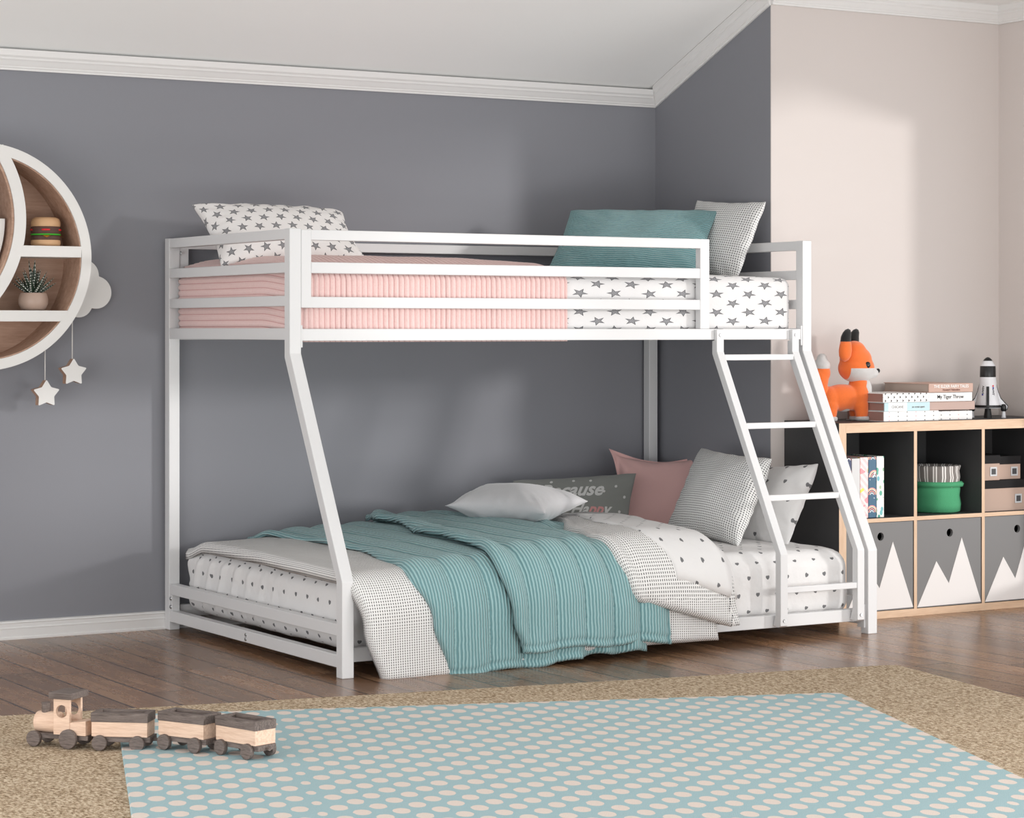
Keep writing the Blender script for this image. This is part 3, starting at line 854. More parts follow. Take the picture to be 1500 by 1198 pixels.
cb = t.mix(pn, srgb(134, 166, 171), srgb(182, 204, 208)); cc = t.mix(pn, srgb(204, 188, 178), srgb(236, 224, 214))
t.color(t.mix(m, cb, cc)); t.rough(.97); t.spec(.1); t.bump(t.math('ADD', pn, t.math('MULTIPLY', m, .5)), .7, .003)
rug('oval_print_rug', (1.034, -2.337, .0071), -20, 1.975, 2.7, .006, t.m, 'light blue rug with rows of cream ovals in the foreground', .012)

# ------------------------------------------------------------------ TOY TRAIN
def wheel(parent, x, y, r, th, nm='wheel'):
    bm = B(); bm_cyl(bm, (x, y - th / 2, r), (x, y + th / 2, r), r, None, 28, bev=.0015); obj(nm, bm, M['darkwood'], parent, smooth=True, angle=40)
TZ = .0135
def train_pos(corner, A, l, w):
    """near corner -> thing origin and heading; A points to the train's tail"""
    A = Vector((A[0], A[1])).normalized(); N = Vector((-A.y, A.x))
    if N.y < 0: N = -N
    c = Vector(corner) - A * l / 2 + N * w / 2
    return (c.x, c.y), math.atan2(A.y, A.x)
def wagon(corner, A, zf, label):
    l, w = .138, .064
    c, ang = train_pos(corner, A, l, w)
    o = thing('toy_wagon', (*c, zf), ang, label, 'toy wagon', 'wagons of the wooden toy train')
    bm = B(); bm_box(bm, (-l / 2 + .003, -w / 2 + .003, .020), (l / 2 + .006, w / 2 - .003, .033), .001); obj('chassis', bm, M['darkwood'], o)
    # box body: four walls and floor
    bm = B(); q = .008
    bm_box(bm, (-l / 2, -w / 2, .033), (l / 2, w / 2, .040), .001)
    for lo, hi in (((-l / 2, -w / 2, .040), (l / 2, -w / 2 + q, .068)), ((-l / 2, w / 2 - q, .040), (l / 2, w / 2, .068)),
                   ((-l / 2, -w / 2 + q, .040), (-l / 2 + q, w / 2 - q, .068)), ((l / 2 - q, -w / 2 + q, .040), (l / 2, w / 2 - q, .068))):
        bm_box(bm, lo, hi, .0006)
    obj('box', bm, M['beech'], o)
    bm = B(); q = .013; e = .0015
    for lo, hi in (((-l / 2 - e, -w / 2 - e, .068), (l / 2 + e, -w / 2 + q, .090)), ((-l / 2 - e, w / 2 - q, .068), (l / 2 + e, w / 2 + e, .090)),
                   ((-l / 2 - e, -w / 2 + q, .068), (-l / 2 + q, w / 2 - q, .090)), ((l / 2 - q, -w / 2 + q, .068), (l / 2 + e, w / 2 - q, .090))):
        bm_box(bm, lo, hi, .001)
    obj('rim', bm, M['darkwood'], o)
    for x in (-.048, .045):
        for sy in (-1, 1): wheel(o, x, sy * (w / 2 + .003), .0185, .012)
    bm = B(); bm_cyl(bm, (l / 2 + .004, 0, .024), (l / 2 + .016, 0, .024), .004, None, 12); obj('hook', bm, M['darkwood'], o, smooth=True, angle=40)
    return o
wagon((-.945, -2.175), (.78, -.626), .0075, 'first wooden wagon, coupled right behind the toy locomotive')
wagon((-.856, -2.305), (.459, -.889), TZ, 'middle wooden wagon of the toy train on the blue rug edge')
wagon((-.787, -2.446), (.297, -.956), TZ, 'last wooden wagon at the tail of the toy train')
l, w = .105, .066
c, ang = train_pos((-1.078, -2.063), (.62, -.785), l, w)
lo_ = thing('toy_locomotive', (*c, .0075), ang, 'wooden toy locomotive with dark roof and round cab windows', 'toy locomotive')
bm = B(); bm_box(bm, (-.085, -.024, .020), (.075, .024, .032), .001); obj('chassis', bm, M['darkwood'], lo_)
bm = B(); bm_cyl(bm, (-.078, 0, .056), (-.015, 0, .056), .0255, None, 36, bev=.004); obj('boiler', bm, M['beech'], lo_, smooth=True, angle=40)
bm = B(); bm_cyl(bm, (-.055, 0, .078), (-.055, 0, .103), .011, None, 24, bev=.001); obj('chimney', bm, M['darkwood'], lo_, smooth=True, angle=40)
# cab side walls with round windows
for sy in (-1, 1):
    bm = B(); y = sy * .026; th = .008
    x0, x1, zz0, zz1 = -.016, .028, .032, .118; cx, cz, R_ = .006, .088, .0155
    n = 32; ring = []; outr = []
    for k in range(n):
        a = 2 * PI * k / n; dx, dz = math.cos(a), math.sin(a)
        tt = min((x1 - cx) / dx if dx > 1e-6 else (x0 - cx) / dx if dx < -1e-6 else 9, (zz1 - cz) / dz if dz > 1e-6 else (zz0 - cz) / dz if dz < -1e-6 else 9)
        ring.append((cx + R_ * dx, cz + R_ * dz)); outr.append((cx + tt * dx, cz + tt * dz))
    for i_, pt_ in enumerate([(x1, zz1), (x0, zz1), (x0, zz0), (x1, zz0)]):
        k = min(range(n), key=lambda q: (outr[q][0] - pt_[0]) ** 2 + (outr[q][1] - pt_[1]) ** 2); outr[k] = pt_
    V = lambda p, yy: bm.verts.new((p[0], yy, p[1]))
    ia = [V(p, y - th / 2) for p in ring]; ib = [V(p, y + th / 2) for p in ring]; oa = [V(p, y - th / 2) for p in outr]; ob = [V(p, y + th / 2) for p in outr]
    for k in range(n):
        j = (k + 1) % n
        for f in ((ia[k], ia[j], oa[j], oa[k]), (ib[k], ib[j], ob[j], ob[k]), (ia[k], ia[j], ib[j], ib[k]), (oa[k], oa[j], ob[j], ob[k])): bm.faces.new(f)
    bmesh.ops.recalc_face_normals(bm, faces=bm.faces[:]); obj('cab_side', bm, M['beech'], lo_)
bm = B(); bm_box(bm, (-.016, -.0219, .032), (-.008, .0219, .068), .0005); bm_box(bm, (-.008, -.0219, .032), (.028, .0219, .060), .0005); obj('cab_front', bm, M['beech'], lo_)
bm = B(); bm_box(bm, (-.026, -.038, .118), (.040, .038, .134), .002); obj('roof', bm, M['darkwood'], lo_)
bm = B(); bm_prism(bm, [(.028, .032), (.072, .032), (.072, .068), (.028, .062)], 1, -.029, .029, .001); obj('tender', bm, M['beech'], lo_)
for sy in (-1, 1): wheel(lo_, -.070, sy * .031, .0190, .012); wheel(lo_, .028, sy * .036, .0235, .012)

# ------------------------------------------------------------------ ROUND WALL SHELF
XC, ZC, RO, RI = -.690, 1.249, .364, .331
sh = thing('round_shelf', (XC, 0.0, ZC - RO), 0, 'round white moon-shaped wall shelf with brown wood lining on the grey wall', 'wall shelf')
YF = -.17
def ringband(name, cx, cz, r0, r1, y0, y1, a0, a1, mats, n=120, clip=None, parent=sh):
    bm = B(); full = abs(a1 - a0) > 2 * PI - 1e-6; rows = []
    for k in range(n + (0 if full else 1)):
        a = a0 + (a1 - a0) * k / n; c_, s_ = math.cos(a), math.sin(a)
        rows.append([bm.verts.new((cx + r * c_, y, cz + r * s_)) for r, y in ((r0, y0), (r1, y0), (r1, y1), (r0, y1))])
    m = len(rows)
    for k in range(m if full else m - 1):
        A_, C_ = rows[k], rows[(k + 1) % m]
        for i in range(4):
            f = bm.faces.new((A_[i], A_[(i + 1) % 4], C_[(i + 1) % 4], C_[i])); f.material_index = 1 if (len(mats) > 1 and i == 3) else 0
    if not full: bm.faces.new(rows[0]); bm.faces.new(rows[-1][::-1])
    bmesh.ops.recalc_face_normals(bm, faces=bm.faces[:])
    return obj(name, bm, mats, parent, glob=True)
M['shelfwhite'] = plain('shelf_white_lacquer', (.74, .73, .71), .5, .35)
ringband('outer_ring', XC, ZC, RI, RO, YF, -.002, 0, 2 * PI, [M['shelfwhite'], M['shelfwhite']])
ringband('ring_lining', XC, ZC, RI - .004, RI - .0002, YF + .006, -.002, 0, 2 * PI, [M['walnut']])
# crescent divider: arc of a larger circle, clipped to the ring
X2, Z2, R2, R2i = -.9577, 1.370, .4105, .3725
def arc_lim(cx, cz, r):
    aa = [a * PI / 720 for a in range(-720, 720) if (cx + r * math.cos(a * PI / 720) - XC) ** 2 + (cz + r * math.sin(a * PI / 720) - ZC) ** 2 < (RI + .022) ** 2]
    return min(aa), max(aa)
a0, a1 = arc_lim(X2, Z2, (R2 + R2i) / 2)
ringband('crescent_divider', X2, Z2, R2i, R2, YF - .0008, -.002, a0, a1, [M['shelfwhite']], 80)
ringband('crescent_lining', X2, Z2, R2i - .008, R2i - .0005, YF + .004, -.002, a0 + .02, a1 - .02, [M['walnut']], 80)
# back panel of the crescent (right of the divider)
bm = B(); pts = []
for k in range(60):
    pass
def inside_cres(x, z): return (x - XC) ** 2 + (z - ZC) ** 2 < RI ** 2 and (x - X2) ** 2 + (z - Z2) ** 2 > R2i ** 2
nr_ = 90
for i in range(nr_):
    zz = ZC - RI + .002 + (2 * RI - .004) * i / nr_; zn = ZC - RI + .002 + (2 * RI - .004) * (i + 1) / nr_
    zm = (zz + zn) / 2
    xr = XC + math.sqrt(max(0, RI ** 2 - (zm - ZC) ** 2))
    q = R2i ** 2 - (zm - Z2) ** 2
    xl_ = XC - math.sqrt(max(0, RI ** 2 - (zm - ZC) ** 2))
    if q > 0: xl_ = max(xl_, min(xr, X2 + math.sqrt(q)))
    if xr - xl_ > .002:
        vs = [bm.verts.new(p) for p in ((xl_, -.012, zz), (xr, -.012, zz), (xr, -.012, zn), (xl_, -.012, zn), (xl_, -.003, zz), (xr, -.003, zz), (xr, -.003, zn), (xl_, -.003, zn))]
        for f in ((0, 1, 2, 3), (7, 6, 5, 4), (0, 4, 5, 1), (1, 5, 6, 2), (2, 6, 7, 3), (3, 7, 4, 0)): bm.faces.new([vs[k] for k in f])
bmesh.ops.recalc_face_normals(bm, faces=bm.faces[:])
obj('back_panel', bm, M['walnut'], sh, glob=True)
def xin(z): return XC + math.sqrt(RI ** 2 - (z - ZC) ** 2)
def xdv(z): return X2 + math.sqrt(R2 ** 2 - (z - Z2) ** 2)
box('shelf_board', (xdv(1.268) - .004, YF - .001, 1.251), (xin(1.268) - .001, -.012, 1.287), M['shelfwhite'], sh, .001, True)
bm = B(); z_0, z_1 = 1.043, 1.078
bm_prism(bm, [(-1.0, z_1), (xin(z_1) + .001, z_1), (xin(z_0) + .001, z_0), (-.94, z_0)], 1, YF - .001, -.012, 0); obj('shelf_board', bm, M['shelfwhite'], sh, glob=True)
# pale curved pocket inside the moon opening
bm = B(); pts = []
rp = R2i - .019
zt_ = 1.373
at_ = math.asin((zt_ - Z2) / rp)
pts = [(X2 + rp * math.cos(a), Z2 + rp * math.sin(a)) for a in [at_ + (-1.0 - at_) * k / 30 for k in range(31)]]
pts.append((-.86, pts[-1][1])); pts.append((-.86, zt_ + .006))
pts = [p for p in pts if (p[0] - XC) ** 2 + (p[1] - ZC) ** 2 < RI ** 2 * .999]
bm_prism(bm, pts, 1, -.13, -.118, 0); obj('pocket_panel', bm, M['shelfwhite'], sh, glob=True)
# little cloud behind the ring on the right
bm = B(); lobes = [(-.300, 1.196, .052), (-.258, 1.140, .054), (-.318, 1.105, .048), (-.345, 1.16, .05)]
def cloud_out(n=140):
    cx, cz = -.31, 1.145; out = []
    for k in range(n):
        a = 2 * PI * k / n; d = 0
        for (lx, lz, r) in lobes:
            ox, oz = lx - cx, lz - cz; b_ = ox * math.cos(a) + oz * math.sin(a); disc = b_ * b_ - (ox * ox + oz * oz - r * r)
            if disc > 0: d = max(d, b_ + math.sqrt(disc))
        p = Vector((cx + d * math.cos(a), cz + d * math.sin(a))); q = p - Vector((XC, ZC))
        if q.length < RO - .012: p = Vector((XC, ZC)) + q.normalized() * (RO - .012)
        out.append(tuple(p))
    return out
co = cloud_out()
bm_prism(bm, co, 1, -.032, -.004, 0, 0)
for f in bm.faces:
    if abs(f.normal.y) < .5: f.material_index = 1
    f.smooth = False
obj('cloud', bm, [M['shelfwhite'], M['walnut']], sh, glob=True)

# hanging stars
def star_poly(cx, cz, R_, r_, rot=0):
    # softly rounded five-pointed star
    P_ = [(cx + (R_ if k % 2 == 0 else r_) * math.sin(rot + k * PI / 5), cz + (R_ if k % 2 == 0 else r_) * math.cos(rot + k * PI / 5)) for k in range(10)]
    out = []
    for k in range(10):
        a, b, c = Vector(P_[k - 1]), Vector(P_[k]), Vector(P_[(k + 1) % 10]); q = .16 if k % 2 == 0 else .1
        p0, p2 = b.lerp(a, q), b.lerp(c, q)
        for s_ in (0, .5, 1): out.append(tuple((p0.lerp(b, s_)).lerp(b.lerp(p2, s_), s_)))
    return out
def star_orn(cx, cz, ztop, yc, label):
    o = thing('star_ornament', (cx, yc, cz - .04), 0, label, 'star ornament')
    bm = B(); bm_prism(bm, star_poly(cx, cz, .047, .027), 1, yc - .015, yc + .015)
    for f in bm.faces:
        if abs(f.normal.y) < .5: f.material_index = 1
    obj('star', bm, [M['shelfwhite'], M['walnut']], o, glob=True)
    bm = B(); bm_cyl(bm, (cx, yc, cz + .038), (cx, yc, ztop), .0018, None, 10); obj('cord', bm, plain('white_cord', (.7, .68, .66), .8), o, smooth=True, glob=True)
star_orn(-.459, .807, ZC - math.sqrt(RO ** 2 - (.459 - .690) ** 2) + .004, -.1, 'pale wooden star hanging lower left under the round shelf')
star_orn(-.366, .876, ZC - math.sqrt(RO ** 2 - (.366 - .690) ** 2) + .006, -.1, 'pale wooden star hanging higher, nearer the bunk bed')

# burger
bx_, by_ = -.455, -.095; bz = 1.287
bg = thing('toy_burger', (bx_, by_, bz), 0, 'wooden toy burger standing on the upper board of the round shelf', 'toy burger')
M['bun'] = plain('bun_wood', srgb(205, 165, 125), .55); M['patty'] = plain('patty_brown', srgb(88, 62, 54), .7); M['lettuce'] = plain('lettuce_green', srgb(70, 190, 60), .5)
M['tomato'] = plain('tomato_red', srgb(205, 30, 40), .4); M['cheese'] = plain('cheese_yellow', srgb(232, 170, 70), .5)
R0 = .0475
def disc(nm, prof, m, c=(0, 0, 0)):
    bm = B(); bm_lathe(bm, prof, c, 48); return obj(nm, bm, m, bg, smooth=True, angle=50)
disc('bottom_bun', [(R0 - .006, .0), (R0 - .001, .004), (R0 + .001, .010), (R0, .018), (R0 - .001, .021)], M['bun'])
disc('patty', [(R0 - .002, .021), (R0, .024), (R0, .034), (R0 - .002, .036)], M['patty'])
disc('patty', [(R0 - .002, .041), (R0, .044), (R0, .062), (R0 - .002, .065)], M['patty'])
disc('lettuce', [(R0, .0365), (R0 + .002, .0385), (R0, .041)], M['lettuce'])
disc('top_bun', [(R0 - .001, .065), (R0, .067), (R0, .080), (R0 - .004, .090), (R0 - .014, .095), (.01, .096), (.0005, .096)], M['bun'])
bm = B(); q = .053; vs = [(q, 0), (0, q), (-q, 0), (0, -q)]
rows = []
g = 12
for i in range(g + 1):
    for j in range(g + 1):
        a, b_ = (i / g * 2 - 1) * .043, (j / g * 2 - 1) * .043; ca, sa = math.cos(.5), math.sin(.5)
        x_, y_ = a * ca - b_ * sa, a * sa + b_ * ca; d_ = math.hypot(x_, y_)
        rows.append(bm.verts.new((x_, y_, .0362 - max(0, d_ - .047) * .55)))
for i in range(g):
    for j in range(g): bm.faces.new([rows[k] for k in (i * (g + 1) + j, (i + 1) * (g + 1) + j, (i + 1) * (g + 1) + j + 1, i * (g + 1) + j + 1)])
r_ = bmesh.ops.solidify(bm, geom=bm.faces[:], thickness=.0015); obj('cheese_slice', bm, M['cheese'], bg, smooth=True, angle=40)
for a in (-1.9, -.55, 1.5, 3.0):
    bm = B(); cx_, cy_ = .032 * math.cos(a), .032 * math.sin(a)
    bm_lathe(bm, [(.014, .0505), (.0185, .0515), (.0195, .054), (.0185, .0565), (.014, .0575)], (cx_, cy_, 0), 28); obj('tomato_slice', bm, M['tomato'], bg, smooth=True, angle=50)

# succulent pot
px_, py_ = -.497, -.095; pz = 1.078
pt_ = thing('potted_succulent', (px_, py_, pz), 0, 'spiky haworthia succulent in a round taupe pot on the lower shelf board', 'potted plant')
bm = B(); bm_lathe(bm, [(.030, 0), (.040, .006), (.0475, .022), (.048, .036), (.044, .053), (.040, .058), (.037, .058), (.037, .050), (.001, .049)], (0, 0, 0), 48); obj('pot', bm, M['clay'], pt_, smooth=True, angle=50)
bm = B(); bm_lathe(bm, [(.036, .049), (.036, .053), (.001, .054)], (0, 0, 0), 30); obj('soil', bm, M['soil'], pt_)
t = NT('haworthia_leaf'); o_ = t.uv(); oo = t.sep(o_)
fr_ = t.math('FRACT', t.math('MULTIPLY', oo[1], 9)); fu = t.math('FRACT', t.math('MULTIPLY', oo[0], 3))
m = t.math('MULTIPLY', t.math('LESS_THAN', t.math('ABSOLUTE', t.math('SUBTRACT', fr_, .5)), .25), t.math('LESS_THAN', t.math('ABSOLUTE', t.math('SUBTRACT', fu, .5)), .20))
t.color(t.mix(m, srgb(34, 52, 38), srgb(225, 228, 220))); t.rough(.45); M['leaf'] = t.m
def leaf(bm, uvl, base, dirv, L_, w_, curl):
    dirv = Vector(dirv).normalized(); side = dirv.cross(Vector((0, 0, 1)))
    if side.length < .1: side = Vector((1, 0, 0))
    side.normalize(); up = side.cross(dirv).normalized(); prev = None; n = 8
    for k in range(n + 1):
        f = k / n; c = Vector(base) + dirv * L_ * f + Vector((0, 0, 1)) * curl * f * f * L_; w = w_ * (1 - f ** 1.6) * (.75 + .25 * math.sin(PI * f)) + .0003
        ring = [bm.verts.new(c + side * w * math.cos(a) + up * w * .45 * math.sin(a)) for a in [2 * PI * q / 6 for q in range(6)]]
        if prev:
            for q in range(6):
                fc = bm.faces.new((prev[q], prev[(q + 1) % 6], ring[(q + 1) % 6], ring[q])); fc.smooth = True
                for lp, uvv in zip(fc.loops, ((q / 6, (k - 1) / n), ((q + 1) / 6, (k - 1) / n), ((q + 1) / 6, f), (q / 6, f))): lp[uvl].uv = uvv
        prev = ring
    bm.faces.new(prev)
for i in range(24):
    bm = B(); uvl = bm.loops.layers.uv.new('UVMap')
    a = i * 2.399; lv = i / 24; el = math.radians(25 + 62 * lv); d = (math.cos(a) * math.cos(el), math.sin(a) * math.cos(el), math.sin(el))
    leaf(bm, uvl, (.010 * math.cos(a) * (1 - lv), .010 * math.sin(a) * (1 - lv), .054), d, .078 if i < 22 else .105, .0125, .05 + .1 * rnd.random())
    obj('leaf', bm, M['leaf'], pt_)

# ------------------------------------------------------------------ BOOKCASE
XS0, XS1, YS, YSB, ZS = 2.083, 3.100, -1.03, YP - .002, .690
bc = thing('bookcase', ((XS0 + XS1) / 2, -.87, 0), 0, 'low cube bookcase in charcoal laminate with light birch edges and mountain drawers', 'bookcase')
E_ = .0012
def panel(nm, lo, hi, edge=True, vert=False):
    bm = B(); bm_box(bm, lo, hi, 0); obj(nm, bm, M['charcoal'], bc, glob=True)
    if edge:
        e = obj('edge_strip', (lambda b: (bm_box(b, (lo[0], YS - E_, lo[2]), (hi[0], YS, hi[2]), .0004), b)[1])(B()), M['birchv'] if vert else M['birch'], bc, glob=True)
panel('top_panel', (XS0 + .032, YS, .656), (XS1, YSB, .690))
box('top_skin', (XS0, YS + .001, .690), (XS1, YSB, .6905), M['charcoal'], bc, 0, True)
panel('side_panel', (XS0, YS, 0), (XS0 + .032, YSB, .690), True, True)
panel('side_panel', (XS1 - .032, YS, 0), (XS1, YSB, .656), True, True)
panel('plinth', (XS0 + .032, YS, 0), (XS1 - .032, YSB, .026))
DV = [(2.421, 2.435), (2.740, 2.754)]
for a, b_ in ((XS0 + .032, 2.421), (2.435, 2.740), (2.754, XS1 - .032)): panel('middle_shelf', (a, YS, .339), (b_, YSB, .353))
for a, b_ in DV: panel('divider', (a, YS - .0002, .026), (b_, YSB, .656), True, True)
bm = B(); bm_box(bm, (XS0 + .03, YSB - .006, .02), (XS1 - .03, YSB - .001, .66)); obj('back_panel', bm, M['charcoal'], bc, glob=True)
# drawers
cells = [(XS0 + .032, 2.421), (2.435, 2.740), (2.754, XS1 - .032)]
mts = [(2.200, 2.190, 2.190), 0, 0]
for i, (a, b_) in enumerate(cells):
    dr = bpy.data.objects.new('drawer', None); COL.objects.link(dr); dr.parent = bc
    cpos = Vector(((a + b_) / 2, YS, .03)); dr.location = MW[bc].inverted() @ cpos; MW[dr] = Matrix.Translation(cpos)
    # front with a round hole
    bm = B(); x0, x1, zz0, zz1 = a + .0015, b_ - .0015, .0275, .3375; cx = (a + b_) / 2 + .003; cz = .288; R_ = .0145; n = 32; ring = []; outr = []
    for k in range(n):
        an = 2 * PI * k / n; dx, dz = math.cos(an), math.sin(an)
        tt = min((x1 - cx) / dx if dx > 1e-6 else (x0 - cx) / dx if dx < -1e-6 else 9, (zz1 - cz) / dz if dz > 1e-6 else (zz0 - cz) / dz if dz < -1e-6 else 9)
        ring.append((cx + R_ * dx, cz + R_ * dz)); outr.append((cx + tt * dx, cz + tt * dz))
    for p_ in [(x1, zz1), (x0, zz1), (x0, zz0), (x1, zz0)]:
        k = min(range(n), key=lambda q: (outr[q][0] - p_[0]) ** 2 + (outr[q][1] - p_[1]) ** 2); outr[k] = p_
    y0_, y1_ = YS + .002, YS + .014
    V = lambda p, yy: bm.verts.new((p[0], yy, p[1]))
    ia = [V(p, y0_) for p in ring]; ib = [V(p, y1_) for p in ring]; oa = [V(p, y0_) for p in outr]; ob = [V(p, y1_) for p in outr]
    for k in range(n):
        j = (k + 1) % n
        for f in ((ia[k], ia[j], oa[j], oa[k]), (ib[k], ib[j], ob[j], ob[k]), (ia[k], ia[j], ib[j], ib[k]), (oa[k], oa[j], ob[j], ob[k])): bm.faces.new(f)
    bmesh.ops.recalc_face_normals(bm, faces=bm.faces[:]); obj('drawer_front', bm, M['drawer'], dr, glob=True)
    bm = B()
    for lo, hi in (((x0 + .002, y1_, .03), (x1 - .002, YSB - .02, .036)), ((x0 + .002, y1_, .036), (x0 + .01, YSB - .02, .31)), ((x1 - .01, y1_, .036), (x1 - .002, YSB - .02, .31)), ((x0 + .01, YSB - .03, .036), (x1 - .01, YSB - .02, .31))):
        bm_box(bm, lo, hi)
    obj('drawer_box', bm, M['black'], dr, glob=True)
    s_ = b_ - a
    prof = [(a + .004, .030), (a + .092, .189), (a + .150, .107), (a + .211, .268), (b_ - .002, .032)]
    bm = B(); bm_prism(bm, prof, 1, YS + .0008, YS + .002, 0); obj('mountain_print', bm, M['mountain'], dr, glob=True)
bc_strip_x = XS0

# ------------------------------------------------------------------ books
def cover_mat(name, c, kind=None, c2=(.02, .02, .02)):
    t = NT(name); t.rough(.5); t.spec(.3)
    if kind == 'tri':
        o_ = t.sep(t.obj()); p, q = .027, .0125
        b_ = t.math('DIVIDE', o_[2], q); row = t.math('FLOOR', b_); a = t.math('ADD', t.math('DIVIDE', o_[0], p), t.math('MULTIPLY', row, .5))
        x = t.math('SUBTRACT', t.math('FRACT', a), .5); y = t.math('SUBTRACT', t.math('FRACT', b_), .5)
        m = t.math('LESS_THAN', t.math('ADD', t.math('MULTIPLY', t.math('ABSOLUTE', y), .3), t.math('ABSOLUTE', t.math('ADD', x, t.math('MULTIPLY', t.math('ABSOLUTE', y), .35)))), .125)
        t.color(t.mix(m, c, c2))
    elif kind == 'dots':
        o_ = t.sep(t.obj()); x = t.math('SUBTRACT', t.math('FRACT', t.math('DIVIDE', o_[0], .041)), .5)
        y = t.math('SUBTRACT', t.math('FRACT', t.math('DIVIDE', t.math('ADD', o_[2], .004), .0145)), .5)
        m = t.math('LESS_THAN', t.math('MAXIMUM', t.math('ABSOLUTE', x), t.math('MULTIPLY', t.math('ABSOLUTE', y), .5)), .06)
        t.color(t.mix(m, c, t.mix(t.math('GREATER_THAN', t.white(t.comb(t.math('FLOOR', t.math('DIVIDE', o_[0], .041)), 0.0, 0.0)), .6), (.12, .12, .12), srgb(225, 180, 180))))
    else: t.color(c)
    return t.m
M['pages'] = (lambda t: (t.color(t.mix(t.math('FRACT', t.math('MULTIPLY', t.sep(t.obj())[2], 420)), srgb(178, 142, 132), srgb(142, 108, 100))), t.rough(.8), t.m)[2])(NT('page_edges'))
M['pagesv'] = (lambda t: (t.color(srgb(176, 162, 152)), t.rough(.8), t.m)[2])(NT('page_edges_pale'))
def book_flat(x0, x1, z0_, z1_, yf, depth, mat, label, grp, pages='pages', spine_text=(), block=None):
    """closed book lying flat, spine towards the viewer"""
    o = thing('book', ((x0 + x1) / 2, yf + depth / 2, z0_), 0, label, 'book', grp)
    c = .0022; bm = B()
    bm_box(bm, (x0, yf + .003, z0_), (x1, yf + depth, z0_ + c), .0006); bm_box(bm, (x0, yf + .003, z1_ - c), (x1, yf + depth, z1_), .0006)
    bm_box(bm, (x0, yf, z0_), (x1, yf + .0045, z1_), .0014)
    obj('cover', bm, mat, o, glob=True)
    bm = B(); bm_box(bm, (x0 + .003, yf + .004, z0_ + c), (x1 - .003, yf + depth - .004, z1_ - c)); obj('pages', bm, M[pages], o, glob=True)
    for (s_, xx, zz, size, m, al) in spine_text:
        me = text_mesh(s_, size, 0, size * .01, .0002, al)
        me.transform(Matrix.Translation((xx, yf - .0005, zz)) @ Matrix.Rotation(PI / 2, 4, 'X')); link('title', me, m, o, glob=True)
    if block:
        for (a, b_, m) in block: obj('spine_panel', (lambda b: (bm_box(b, (a, yf - .0004, z0_ + .0006), (b_, yf, z1_ - .0006)), b)[1])(B()), m, o, glob=True)
    return o
cw = srgb(232, 230, 228); tp = srgb(190, 158, 144)
mblk = plain('ink', (.02, .02, .022), .6); mwht = plain('white_ink', (.85, .85, .83), .6); mgry = plain('grey_ink', srgb(120, 110, 105), .6); mbrn = plain('brown_ink', srgb(110, 62, 50), .6)
mblue = plain('pale_blue_band', srgb(188, 214, 220), .6); mwp = plain('white_band', srgb(232, 236, 236), .6)
G1 = 'books stacked flat on the bookcase'
book_flat(2.306, 2.560, .6908, .7265, -1.004, .21, cover_mat('white_small_square_cover', cw, 'dots'), 'white book with small grey squares at the bottom left of the flat stack', G1)
book_flat(2.312, 2.522, .7267, .7575, -1.000, .21, cover_mat('pale_teal_cover', srgb(188, 214, 220)), 'pale blue book titled CHICANE in the left flat stack', G1,
          spine_text=(('CHICANE', 2.372, .7375, .0125, mgry, 'CENTER'), ('an ocean apart', 2.468, .738, .0098, mgry, 'CENTER')), block=[(2.330, 2.415, mwp)])
book_flat(2.304, 2.515, .7577, .7905, -1.003, .21, cover_mat('triangle_cover', cw, 'tri'), 'white book with black triangles on top of the left flat stack', G1)
book_flat(2.5635, 2.736, .6908, .7225, -.985, .15, cover_mat('white_small_square_cover_2', cw, 'dots'), 'white book with small squares at the bottom of the right flat stack', G1)
book_flat(2.5255, 2.742, .7267, .7570, -.992, .15, cover_mat('taupe_cover', srgb(184, 158, 148)), 'plain taupe book in the middle of the right flat stack', G1)
book_flat(2.5175, 2.724, .7577, .7895, -.998, .15, cover_mat('white_cover', cw), 'white book titled My Tiger Throw under the taupe fairy tale book', G1,
          spine_text=(('My Tiger Throw', 2.620, .7685, .0188, mblk, 'CENTER'),))
book_flat(2.519, 2.728, .7907, .8225, -.998, .25, cover_mat('taupe_cover_2', tp), 'taupe book titled THE ELDER FAIRY TALES topmost of the flat stack', G1, 'pagesv',
          spine_text=(('THE ELDER FAIRY TALES', 2.624, .8070, .0152, mwht, 'CENTER'), ('Howard Valentine', 2.624, .7960, .0112, mbrn, 'CENTER')))
